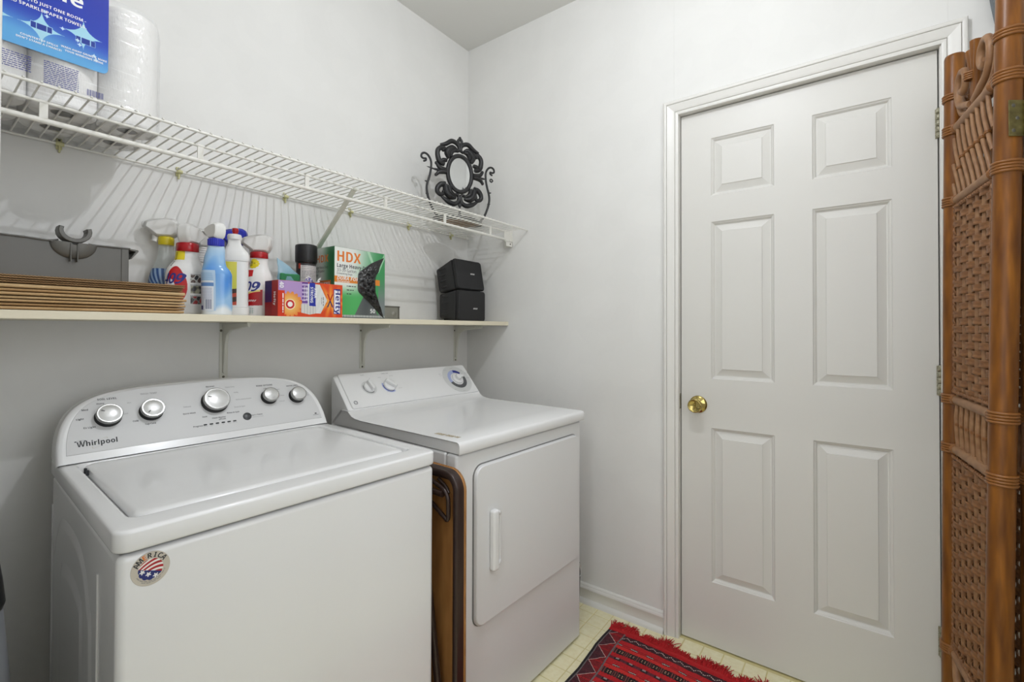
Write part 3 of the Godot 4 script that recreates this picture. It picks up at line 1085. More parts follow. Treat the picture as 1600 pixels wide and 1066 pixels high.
# ---------------------------------------------------------------- dryer
func dryer() -> void:
	var t := thing("clothes_dryer", "white front-loading dryer with a low slanted control panel, beside the door wall", "dryer", Vector3(-0.569, 0, 0.796), deg_to_rad(-2.7))
	var b := MB.new()
	b.bx(Vector3(-0.335, 0.03, -0.68), Vector3(0.335, 0.851, -0.046), 0.008, 2)
	put("cabinet", b, M.enamel, t)
	for x in [-0.28, 0.28]:
		for z in [-0.6, -0.09]:
			b = MB.new()
			b.lathe([Vector2(0.018, 0.0), Vector2(0.018, 0.012), Vector2(0.008, 0.012), Vector2(0.008, 0.04)], 14, Vector3(x, 0, z))
			put("foot", b, M.black_plastic, t)
	b = MB.new()
	b.bx(Vector3(-0.336, 0.008, -0.0445), Vector3(0.336, 0.85, 0.0), 0.009, 3)
	put("front_panel", b, M.enamel_satin, t)
	# top: flat lid that sweeps up into the console
	var prof := [Vector2(0.013, 0.853), Vector2(0.015, 0.856), Vector2(0.015, 0.878), Vector2(0.012, 0.8845), Vector2(0.005, 0.888), Vector2(-0.1, 0.8885), Vector2(-0.3, 0.8885), Vector2(-0.47, 0.8885), Vector2(-0.505, 0.8905), Vector2(-0.53, 0.896), Vector2(-0.5535, 0.911), Vector2(-0.5535, 0.911), Vector2(-0.60, 0.912), Vector2(-0.66, 0.86)]
	var low := [Vector2(-0.66, 0.853)]
	var rows := []
	for e in [[-0.333, 0.0045], [-0.3365, 0.002], [-0.3385, 0.0005], [-0.3395, 0.0], [-0.3395, 0.0], [0.3395, 0.0], [0.3395, 0.0], [0.3385, 0.0005], [0.3365, 0.002], [0.333, 0.0045]]:
		var row := PackedVector3Array()
		for p: Vector2 in prof:
			row.append(Vector3(e[0], maxf(p.y - e[1], 0.853), p.x - (e[1] if p.x > 0.0 else 0.0)))
		rows.append(row)
	b = MB.new()
	b.grid(rows, false, Vector3(0, 1, 0.3))
	for e in [[0, -1], [9, 1]]:
		var pl := PackedVector3Array(rows[e[0]])
		b.poly(pl, Vector3(e[1], 0, 0))
	put("top_panel", b, M.enamel, t)
	# console, turned a touch more than the cabinet
	var C := Transform3D(Basis(Vector3.UP, deg_to_rad(-0.8)), Vector3(0.002, 0, -0.003))
	var sil := PackedVector2Array([Vector2(-0.5545, 0.9125), Vector2(-0.66, 1.0235), Vector2(-0.666, 1.0285), Vector2(-0.675, 1.0285), Vector2(-0.682, 1.024), Vector2(-0.684, 1.016), Vector2(-0.684, 0.8), Vector2(-0.5, 0.8), Vector2(-0.49, 0.858), Vector2(-0.505, 0.868), Vector2(-0.54, 0.89)])
	b = MB.new()
	b.xf = C * Transform3D(Basis(Vector3(0, 0, 1), Vector3(0, 1, 0), Vector3(-1, 0, 0)), Vector3.ZERO)
	b.extrude(sil, 0.676, 0.006, 0.7)
	put("console", b, M.enamel, t)
	var o := Vector3(0, 0.914, -0.555)
	var sd := Vector3(0, 0.115, -0.1095).normalized()
	var nn := Vector3.RIGHT.cross(sd)
	var F := C * Transform3D(Basis(Vector3.RIGHT, sd, nn), o)
	b = MB.new()
	b.xf = F
	var plate := PackedVector2Array()
	for p in rrect(0.327, 0.0815, 0.009, 4):
		plate.append(p + Vector2(0.003, 0.082))
	b.extrude(plate, 0.006, 0.002)
	put("control_plate", b, M.enamel, t)
	var knob := func(x: float, y: float, r: float, turn: float, dial: bool) -> void:
		var K := F * Transform3D(Basis(Vector3(0, 0, 1), deg_to_rad(turn)) * Basis(Vector3(1, 0, 0), Vector3(0, 0, 1), Vector3(0, -1, 0)), Vector3(x, y, 0.003))
		var m := MB.new()
		m.xf = K
		m.lathe([Vector2(r, 0.0), Vector2(r, 0.006), Vector2(r * 0.96, 0.009), Vector2(r * 0.85, 0.0105), Vector2(r * 0.001, 0.011)], 32)
		var kn := put("timer_dial" if dial else "knob", m, M.enamel, t)
		m = MB.new()
		m.xf = K * Transform3D(Basis(Vector3(0, 0, -1), Vector3(1, 0, 0), Vector3(0, -1, 0)).inverse(), Vector3.ZERO)
		m.xf = K
		# finger bar across the knob
		var bar := PackedVector2Array()
		if dial:
			for p: Vector2 in [Vector2(-r * 0.62, 0), Vector2(-r * 0.5, r * 0.42), Vector2(-r * 0.1, r * 0.55), Vector2(r * 0.3, r * 0.3), Vector2(r * 0.95, r * 0.26), Vector2(r * 1.02, 0), Vector2(r * 0.95, -r * 0.26), Vector2(r * 0.3, -r * 0.3), Vector2(-r * 0.1, -r * 0.55), Vector2(-r * 0.5, -r * 0.42)]:
				bar.append(p)
		else:
			bar = rrect(r * 0.97, r * 0.3, r * 0.2, 3)
		m.xf = K * Transform3D(Basis(Vector3(1, 0, 0), Vector3(0, 0, -1), Vector3(0, 1, 0)), Vector3(0, 0.0165, 0))
		m.extrude(bar, 0.014, 0.003, 0.6)
		put("finger_bar", m, M.enamel, kn)
	knob.call(-0.219, 0.087, 0.0235, 100.0, false)
	knob.call(-0.126, 0.087, 0.0265, 135.0, false)
	knob.call(0.243, 0.084, 0.0285, 8.0, true)
	# printed scales
	var arc := func(m: MB, x: float, y: float, r0: float, r1: float, a0: float, a1: float, lift: float) -> void:
		m.xf = F
		var inn := PackedVector3Array()
		var out := PackedVector3Array()
		var q := int(absf(a1 - a0) / 8.0) + 2
		for i in q + 1:
			var a := deg_to_rad(lerpf(a0, a1, float(i) / q))
			inn.append(Vector3(x + cos(a) * r0, y + sin(a) * r0, lift))
			out.append(Vector3(x + cos(a) * r1, y + sin(a) * r1, lift))
		m.grid([inn, out], false, Vector3(0, 0, 1))
		m.xf = Transform3D.IDENTITY
	b = MB.new()
	arc.call(b, -0.219, 0.087, 0.023, 0.032, 0, 360, 0.0032)
	put("scale_print", b, M.print_pale_grey, t)
	b = MB.new()
	arc.call(b, 0.243, 0.084, 0.05, 0.078, 0, 360, 0.0032)
	put("scale_print", b, M.print_pale_grey, t)
	b = MB.new()
	arc.call(b, -0.126, 0.087, 0.026, 0.0335, 150, 300, 0.0033)
	put("scale_print", b, M.print_pale_blue, t)
	b = MB.new()
	arc.call(b, 0.243, 0.084, 0.034, 0.051, 92, 200, 0.0034)
	put("scale_print", b, M.print_pale_blue, t)
	b = MB.new()
	arc.call(b, 0.243, 0.084, 0.036, 0.051, 40, 92, 0.0036)
	put("scale_print", b, M.print_blue, t)
	b = MB.new()
	arc.call(b, -0.126, 0.087, 0.0265, 0.0295, 170, 290, 0.0036)
	put("scale_print", b, M.print_blue, t)
	b = MB.new()
	arc.call(b, 0.243, 0.084, 0.034, 0.052, 200, 372, 0.0036)
	put("scale_print", b, mat("print_charcoal", rgb(84, 86, 88), 0.5), t)
	b = MB.new()
	arc.call(b, -0.219, 0.087, 0.024, 0.0255, 150, 300, 0.0036)
	put("scale_print", b, M.print_charcoal, t)
	b = MB.new()
	for l in [["START", -0.224, 0.147, 0.0042], ["FABRIC CARE", -0.12, 0.147, 0.0042], ["ON", -0.2, 0.129, 0.003], ["COTTONS", -0.154, 0.13, 0.0026], ["EASY CARE", -0.097, 0.133, 0.0026], ["DELICATES", -0.082, 0.068, 0.0026], ["EXTRA", -0.145, 0.057, 0.0026], ["COTTONS", 0.243, 0.146, 0.003], ["MORE DRY", 0.2, 0.138, 0.0026], ["DRYEL", 0.158, 0.118, 0.0032], ["LESS DRY", 0.16, 0.109, 0.0026], ["OFF", 0.17, 0.098, 0.0026], ["TIMED DRY", 0.316, 0.11, 0.003], ["EASY CARE", 0.312, 0.082, 0.0028], ["DELICATES", 0.246, 0.014, 0.0028], ["FLUFF", 0.196, 0.026, 0.0028], ["AUTO", 0.298, 0.128, 0.0028]]:
		write(b, l[0], l[3], F * Transform3D(Basis.IDENTITY, Vector3(l[1], l[2], 0.0038)), 0.0, "plain")
	for i in 9:
		var a := deg_to_rad(205.0 + 18.0 * i)
		b.xf = F * Transform3D(Basis(Vector3(0, 0, 1), a), Vector3(0.243 + cos(a) * 0.043, 0.084 + sin(a) * 0.043, 0.0038))
		b.rbox(Vector3(0.01, 0.0006, 0.0003), Vector3.ZERO, 0.0001)
	b.xf = F * Transform3D(Basis.IDENTITY, Vector3(-0.302, 0.026, 0.0036))
	b.ring(Vector3.ZERO, Vector3(0, 0, 1), 0.0072, 0.0009, 24, 6)
	for a in 4:
		b.ring(Vector3(cos(a * PI / 2 + 0.4), sin(a * PI / 2 + 0.4), 0) * 0.0052, Vector3(0, 0, 1), 0.0014, 0.0004, 10, 4)
	write(b, "GE", 0.0062, F * Transform3D(Basis.IDENTITY, Vector3(-0.302, 0.0229, 0.0036)), 0.0, "serif")
	put("lettering", b, M.print_grey, t)
	# door: pillow-edged slab, pull and hinges
	b = MB.new()
	b.xf = Transform3D(Basis.IDENTITY, Vector3(0.0185, 0.5665, 0.0055))
	var outline := PackedVector2Array()
	for p in rrect(0.2865, 0.2375, 0.034, 7):
		outline.append(p)
	b.extrude(outline, 0.015, 0.005, 0.6)
	var dr := put("dryer_door", b, M.enamel_satin, t)
	b = MB.new()
	b.xf = Transform3D(Basis.IDENTITY, Vector3(0.0185, 0.5665, 0.0003))
	b.extrude(rrect(0.2895, 0.2405, 0.037, 7), 0.0012, 0.0)
	put("door_gap_rim", b, mat("gap_rim_grey", rgb(128, 127, 124), 0.7), t)  # grey rim drawn for the dark gap around the door
	b = MB.new()
	b.bx(Vector3(-0.212, 0.482, 0.012), Vector3(-0.186, 0.664, 0.034), 0.008, 2)
	b.tube(curve([Vector3(-0.197, 0.65, 0.022), Vector3(-0.176, 0.648, 0.02), Vector3(-0.168, 0.632, 0.016), Vector3(-0.168, 0.57, 0.015), Vector3(-0.168, 0.51, 0.016), Vector3(-0.176, 0.496, 0.02), Vector3(-0.197, 0.494, 0.022)], 5), 0.0065, 8)
	put("door_pull", b, M.enamel, dr)
	for y in [0.727, 0.387]:
		b = MB.new()
		b.bx(Vector3(0.3065, y - 0.034, 0.0), Vector3(0.311, y + 0.034, 0.006), 0.0015)
		put("hinge", b, M.dark_grey_plastic, dr)
	# the leftovers of a label peeled off the top
	b = MB.new()
	for e in [[-0.307, -0.128, -0.29, -0.09], [-0.304, -0.084, -0.288, -0.052], [-0.3, -0.048, -0.287, -0.032]]:
		b.bx(Vector3(e[0], 0.8884, e[1]), Vector3(e[2], 0.8891, e[3]), 0.0003)
	var lab := mat("peeled_label", Color.WHITE, 0.8)
	triplanar(lab, noise_tex(0.08, rgb(96, 80, 52), rgb(236, 230, 214)), Vector3.ONE * 14.0)
	put("label_remnant", b, lab, t)


# ---------------------------------------------------------------- folded card table between the machines
func card_table() -> void:
	var t := thing("folding_table", "brown folded card table standing on edge between the washer and the dryer", "table", Vector3(-0.952, 0, 0.43), deg_to_rad(-2.7))
	var hard := mat("hardboard", Color.WHITE, 0.6)
	triplanar(hard, noise_tex(0.02, rgb(146, 98, 50), rgb(186, 134, 78)), Vector3(4, 0.7, 4))
	var steel := mat("brown_enamelled_steel", rgb(52, 36, 31), 0.32, 0.15)
	var edge := mat("table_trim", Color.WHITE, 0.5)
	triplanar(edge, noise_tex(0.05, rgb(122, 82, 42), rgb(176, 128, 74)), Vector3(6, 1.2, 6))
	# local: x thickness, y up, z towards the room
	var X := Transform3D(Basis(Vector3(0, 0, 1), Vector3(0, 1, 0), Vector3(-1, 0, 0)), Vector3(0.033, 0.4125, 0))
	var b := MB.new()
	b.xf = X
	b.extrude(rrect(0.4125, 0.4125, 0.052, 8), 0.005, 0.001)
	put("table_board", b, hard, t)
	b = MB.new()
	b.xf = X
	var path := PackedVector3Array()
	for p in rrect(0.412, 0.412, 0.052, 8):
		path.append(Vector3(p.x, p.y, -0.003))
	path.append(path[0])
	b.tube(path, 0.0028, 8, false)
	put("edge_trim", b, edge, t)
	# folded sheet-steel apron on the underside
	b = MB.new()
	b.xf = X
	var rows := []
	for e in [[0.4115, 0.0005], [0.4115, 0.0005], [0.4125, 0.006], [0.4115, 0.014], [0.4115, 0.024], [0.41, 0.0265], [0.406, 0.0275], [0.396, 0.0275], [0.394, 0.026], [0.394, 0.026], [0.394, 0.014], [0.394, 0.014], [0.384, 0.014], [0.384, 0.014], [0.384, 0.0025]]:
		var row := PackedVector3Array()
		for p in rrect(e[0], e[0], maxf(0.05 - (0.41 - e[0]), 0.01), 8):
			row.append(Vector3(p.x, p.y, e[1]))
		rows.append(row)
	b.grid(rows, true, Vector3(0, 0, 1))
	put("apron", b, steel, t)
	# legs folded flat, each with a strut loop at its hinge
	for e in [[Vector3(0.0, 0.764, -0.36), Vector3(0.0, 0.762, 0.362), Vector3(0, -0.075, 0.075)], [Vector3(0.0, 0.09, 0.37), Vector3(0.0, 0.70, 0.275), Vector3(0, -0.02, 0.05)], [Vector3(0.0, 0.08, -0.3), Vector3(0.0, 0.08, 0.34), Vector3(0, 0.06, 0.03)], [Vector3(0.0, 0.1, -0.36), Vector3(0.0, 0.72, -0.36), Vector3(0, 0.04, 0.05)]]:
		b = MB.new()
		b.tube(PackedVector3Array([e[0], (e[0] + e[1]) / 2, e[1]]), PackedFloat32Array([0.01, 0.01, 0.0085]), 10)
		var lg := put("leg", b, steel, t)
		b = MB.new()
		b.lathe([Vector2(0.0085, -0.012), Vector2(0.011, -0.011), Vector2(0.011, 0.014), Vector2(0.0085, 0.015)], 12)
		var cap := put("leg_cap", b, M.black_plastic, lg)
		var dir: Vector3 = (e[1] - e[0]).normalized()
		var sd := dir.cross(Vector3(1, 0, 0)).normalized()
		cap.transform = Transform3D(Basis(sd, dir, sd.cross(dir)), e[0])
	b = MB.new()
	b.tube(curve([Vector3(0.006, 0.79, 0.30), Vector3(0.004, 0.775, 0.358), Vector3(0.004, 0.757, 0.376), Vector3(0.004, 0.735, 0.379), Vector3(0.004, 0.703, 0.379), Vector3(0.004, 0.695, 0.374), Vector3(0.004, 0.7, 0.364), Vector3(0.003, 0.735, 0.30), Vector3(0.002, 0.76, 0.25)], 3), 0.0058, 8)
	put("strut", b, steel, t)
	b = MB.new()
	b.tube(curve([Vector3(0.012, 0.795, 0.33), Vector3(0.012, 0.78, 0.36), Vector3(0.01, 0.765, 0.375)], 5), 0.0045, 8)
	put("strut", b, steel, t)


# ---------------------------------------------------------------- rattan folding screen
func wraps(b: MB, c: Vector3, ax: Vector3, r: float, n: int, w := 0.0024) -> void:
	for i in n:
		b.ring(c + ax * ((i - (n - 1) / 2.0) * w * 1.9), ax, r, w, 20, 6)


func folding_screen() -> void:
	var t := thing("folding_screen", "tall folding screen of varnished rattan poles and basket-weave panels beside the door", "screen", Vector3(-0.15, 0, 1.888), 0.0)
	var pole := mat("varnished_pole", Color.WHITE, 0.36)
	triplanar(pole, noise_tex(0.018, rgb(80, 42, 8), rgb(156, 98, 28)), Vector3(9, 1.2, 9))
	pole.metallic_specular = 0.35
	pole.clearcoat_enabled = true
	pole.clearcoat = 0.15
	var rail := mat("peeled_rattan", Color.WHITE, 0.5)
	triplanar(rail, noise_tex(0.02, rgb(122, 82, 50), rgb(168, 128, 88)), Vector3(3, 6, 6))
	var core := mat("woven_core", Color.WHITE, 0.55)
	triplanar(core, noise_tex(0.03, rgb(94, 58, 30), rgb(156, 108, 62)), Vector3(5, 16, 16))
	var bind := mat("binding_cane", rgb(134, 84, 34), 0.38)
	var dull := mat("aged_brass", Color.WHITE, 0.42, 0.75)
	triplanar(dull, noise_tex(0.03, rgb(92, 84, 48), rgb(140, 130, 82)), Vector3.ONE * 8)
	# panels: from the far pole, leaning a little back
	var far := Transform3D(Basis(Vector3(1, 0, 0), deg_to_rad(0.45)), Vector3.ZERO)
	var L := 0.306
	var ang := atan2(0.037, -0.306)
	for k in 2:
		# local panel frame: u along the panel, y up, w out of it
		var ua := Vector3(-0.306, 0, 0.037).normalized()
		var at := Vector3.ZERO
		if k == 1:
			at = Vector3(-0.306, 0, 0.037) + Vector3(0.043, 0, 0.06)
			ua = Vector3(0.32, 0, -0.074).normalized()
		var P := far * Transform3D(Basis(ua, Vector3.UP, ua.cross(Vector3.UP)), at)
		var rp := 0.0218
		for s in 2:
			var b := MB.new()
			b.xf = P * Transform3D(Basis(Vector3(1, 0, 0), Vector3(0, 1, -0.0095 * s * (1 - k)), Vector3(0, 0, 1)), Vector3(L * s, 0, 0.006 * s * (1 - k)))
			b.lathe([Vector2(rp * 0.9, 0.0), Vector2(rp, 0.003), Vector2(rp * 1.02, 0.4), Vector2(rp, 0.9), Vector2(rp * 1.03, 1.3), Vector2(rp, 1.7), Vector2(rp, 1.944), Vector2(rp * 0.92, 1.95), Vector2(rp * 0.4, 1.952), Vector2(0.0005, 1.952)], 24)
			var po := put("post", b, pole, t)
			for y in [0.357, 0.893, 1.024, 1.553, 1.745, 1.835]:
				b = MB.new()
				b.xf = P * Transform3D(Basis(Vector3(1, 0, 0), Vector3(0, 1, -0.0095 * s * (1 - k)), Vector3(0, 0, 1)), Vector3(L * s, 0, 0.006 * s * (1 - k)))
				wraps(b, Vector3(0, y, 0), Vector3.UP, rp + 0.0012, 3 if y > 1.8 else 4, 0.0034)
				put("binding", b, bind, po)
		var rails := [0.357, 0.893, 1.024, 1.553, 1.745]
		for y in rails:
			var b := MB.new()
			b.xf = P
			b.tube(PackedVector3Array([Vector3(0.012, y, 0), Vector3(L / 2, y, 0), Vector3(L - 0.012, y, 0)]), 0.0125, 12)
			var ra := put("rail", b, rail, t)
			if k == 0:
				for u in [0.028, L - 0.028]:
					b = MB.new()
					b.xf = P
					wraps(b, Vector3(u, y, 0), Vector3.RIGHT, 0.0128, 4, 0.002)
					put("binding", b, bind, ra)
		# two basket-weave fields
		for f in [[0.375, 0.878], [1.042, 1.538]]:
			for s in 6:
				var u := 0.044 + s * 0.0436
				var b := MB.new()
				b.xf = P
				b.tube(PackedVector3Array([Vector3(u, f[0] - 0.015, 0), Vector3(u, (f[0] + f[1]) / 2, 0), Vector3(u, f[1] + 0.015, 0)]), 0.0058, 8)
				put("stake", b, rail, t)
			var n := int((f[1] - f[0]) / 0.0197)
			var dup := {}
			for i in n:
				var ph := i % 2
				if not dup.has(ph):
					var b := MB.new()
					b.xf = P
					var rows := []
					for q in 25:
						var u := 0.026 + (L - 0.052) * q / 24.0
						var wv := cos((u - 0.044) / 0.0436 * PI + ph * PI) * 0.0088
						var row := PackedVector3Array()
						for e in 26:
							var th := TAU * e / 26.0
							var up := sin(th)
							# six cane strands side by side, flattened
							var yy := clampf(up * 1.25, -1, 1) * 0.0084
							var bump := 0.0011 * (0.55 + absf(sin(yy / 0.0084 * PI * 3.0)))
							row.append(Vector3(u, yy, wv + signf(cos(th)) * bump * (1.0 if absf(cos(th)) > 0.3 else 0.4)))
						rows.append(row)
					b.grid(rows, true)
					dup[ph] = b.mesh()
				var wb := put("weave_band", dup[ph], core, t)
				wb.position = far.basis * Vector3(0, f[0] + 0.0105 + i * 0.0197, 0)
			# twisted rope edging
			if k == 0:
				for sgn in [0, 1]:
					var b := MB.new()
					b.xf = P
					for st in 2:
						var pts := PackedVector3Array()
						for q in 90:
							var y: float = lerpf(f[0], f[1], q / 89.0)
							var a := y / 0.034 * TAU + st * PI
							pts.append(Vector3([0.0285, L - 0.0285][sgn] + cos(a) * 0.003, y, 0.004 + sin(a) * 0.003))
						b.tube(pts, 0.0032, 6)
					put("rope_edge", b, core, t)
				for y: float in [f[1] - 0.004, f[0] + 0.004]:
					var b3 := MB.new()
					b3.xf = P
					for st in 2:
						var pts := PackedVector3Array()
						for q in 50:
							var u := lerpf(0.03, L - 0.03, q / 49.0)
							var a := u / 0.026 * TAU + st * PI
							pts.append(Vector3(u, y + cos(a) * 0.003, 0.006 + sin(a) * 0.003))
						b3.tube(pts, 0.0032, 6)
					put("rope_edge", b3, core, t)
		# open lattice between the rails
		for i in 10:
			var u0 := -0.055 + i * 0.0335
			var pts := []
			for q in 9:
				var w := q / 8.0
				var u := u0 + 0.088 * (0.55 * w + 0.45 * smoothstep(0.0, 1.0, w))
				if u > 0.014 and u < L - 0.014:
					pts.append(Vector3(u, lerpf(1.742, 1.556, w), 0.004 + 0.003 * sin(w * PI)))
			if pts.size() < 2:
				continue
			var b := MB.new()
			b.xf = P
			b.tube(curve(pts, 2), 0.0048, 8)
			var sp := put("spindle", b, rail, t)
			if k == 0 and pts.size() > 5:
				b = MB.new()
				b.xf = P
				var c: Vector3 = pts[4]
				wraps(b, c, Vector3(0.5, -1, 0).normalized(), 0.0058, 3, 0.0014)
				put("binding", b, bind, sp)
			if i > 2 and i < 9:
				b = MB.new()
				b.xf = P
				b.tube(curve([Vector3(0.02 + (i - 3) * 0.048, 1.742, -0.005), Vector3(0.024 + (i - 3) * 0.046, 1.65, -0.008), Vector3(0.014 + (i - 3) * 0.048, 1.556, -0.005)], 4), 0.0042, 8)
				put("spindle", b, rail, t)
		for i in 7:
			var u := 0.04 + i * 0.0375
			var b := MB.new()
			b.xf = P
			b.tube(curve([Vector3(u, 1.02, 0.001), Vector3(u + 0.003, 0.985, 0.004), Vector3(u + 0.004, 0.96, 0.004), Vector3(u + 0.002, 0.93, 0.002), Vector3(u + 0.006, 0.896, 0.0)], 4), 0.0055, 8)
			b.tube(curve([Vector3(u + 0.012, 1.02, -0.003), Vector3(u + 0.008, 0.96, -0.005), Vector3(u + 0.014, 0.896, -0.003)], 4), 0.0045, 8)
			var sp := put("spindle", b, rail, t)
			if k == 0:
				b = MB.new()
				b.xf = P
				wraps(b, Vector3(u + 0.004, 0.962, 0.002), Vector3.UP, 0.0062, 3, 0.0014)
				put("binding", b, bind, sp)
		# crossed struts under the lowest rail
		for i in 2:
			var b := MB.new()
			b.xf = P
			b.tube(curve([Vector3([0.03, L - 0.03][i], 0.345, 0.0), Vector3([0.07, L - 0.07][i], 0.27, 0.004), Vector3([0.18, L - 0.18][i], 0.16, 0.004), Vector3([L - 0.03, 0.03][i], 0.12, 0.0)], 5), 0.009, 10)
			put("strut", b, rail, t)
		# crest: fan of stubs, scrolls either side
		if k == 0:
			for i in 3:
				var b := MB.new()
				b.xf = P
				var c := L / 2 + (i - 1) * 0.016
				b.tube(curve([Vector3(L / 2 + (i - 1) * 0.01, 1.752, 0), Vector3(L / 2 + (i - 1) * 0.008, 1.8, 0), Vector3(c, 1.845, 0), Vector3(c + (i - 1) * 0.016, 1.91 - absf(i - 1) * 0.012, 0)], 5), PackedFloat32Array([0.008, 0.008, 0.008, 0.008, 0.008, 0.008, 0.008, 0.008, 0.0082, 0.0084, 0.009, 0.0095, 0.01, 0.0105, 0.011, 0.0112]), 10)
				put("fan_stub", b, pole, t)
			var b := MB.new()
			b.xf = P
			for i in 4:
				b.ring(Vector3(L / 2, 1.818 + i * 0.0052, 0), Vector3.UP, 0.0195, 0.0026, 24, 6, 0.55)
			put("binding", b, bind, t)
			for s in [-1, 1]:
				b = MB.new()
				b.xf = P
				var pts := []
				for e in [[0.012, 1.762], [0.05, 1.775], [0.09, 1.79], [0.108, 1.82], [0.104, 1.856], [0.08, 1.872], [0.055, 1.86], [0.05, 1.832], [0.066, 1.816], [0.082, 1.824]]:
					pts.append(Vector3(L / 2 + s * e[0], e[1], 0.004))
				b.tube(curve(pts, 6), 0.0088, 10)
				put("scroll", b, rail, t)
				b = MB.new()
				b.xf = P
				pts = []
				for e in [[0.128, 1.835], [0.122, 1.8], [0.1, 1.772], [0.06, 1.759]]:
					pts.append(Vector3(L / 2 + s * e[0], e[1], -0.004))
				b.tube(curve(pts, 6), 0.0088, 10)
				put("scroll", b, rail, t)
	# brass hinges joining the two near poles
	for y in [1.648, 0.28]:
		var b := MB.new()
		var c := far * (Vector3(-0.306, y, 0.037))
		var d := Vector3(0.036, 0, 0.05).normalized()
		var nrm := Vector3(-d.z, 0, d.x)
		nrm = nrm * signf(nrm.dot(EYE - c))
		b.xf = Transform3D(Basis(d, Vector3.UP, nrm), c + nrm * 0.026 + d * 0.02)
		b.rbox(Vector3(0.03, 0.075, 0.002), Vector3(-0.018, 0, 0.0005), 0.0006)
		b.rbox(Vector3(0.03, 0.075, 0.002), Vector3(0.018, 0, 0.0005), 0.0006)
		for e in 3:
			b.lathe([Vector2(0.004, 0), Vector2(0.0046, 0.001), Vector2(0.0046, 0.022), Vector2(0.004, 0.023)], 12, Vector3(0, -0.036 + 0.0245 * e, 0.003))
		var hg := put("hinge", b, dull, t, "aged brass hinge")
		b = MB.new()
		b.xf = Transform3D(Basis(d, nrm, -Vector3.UP), c + nrm * 0.0275 + d * 0.02)
		for e in [Vector3(-0.024, 0, 0.026), Vector3(-0.024, 0, -0.026), Vector3(-0.016, 0, 0)]:
			b.lathe([Vector2(0.0042, 0.0), Vector2(0.003, 0.001), Vector2(0.0005, 0.0012)], 10, e)
		put("screw", b, M.screw_steel, hg)


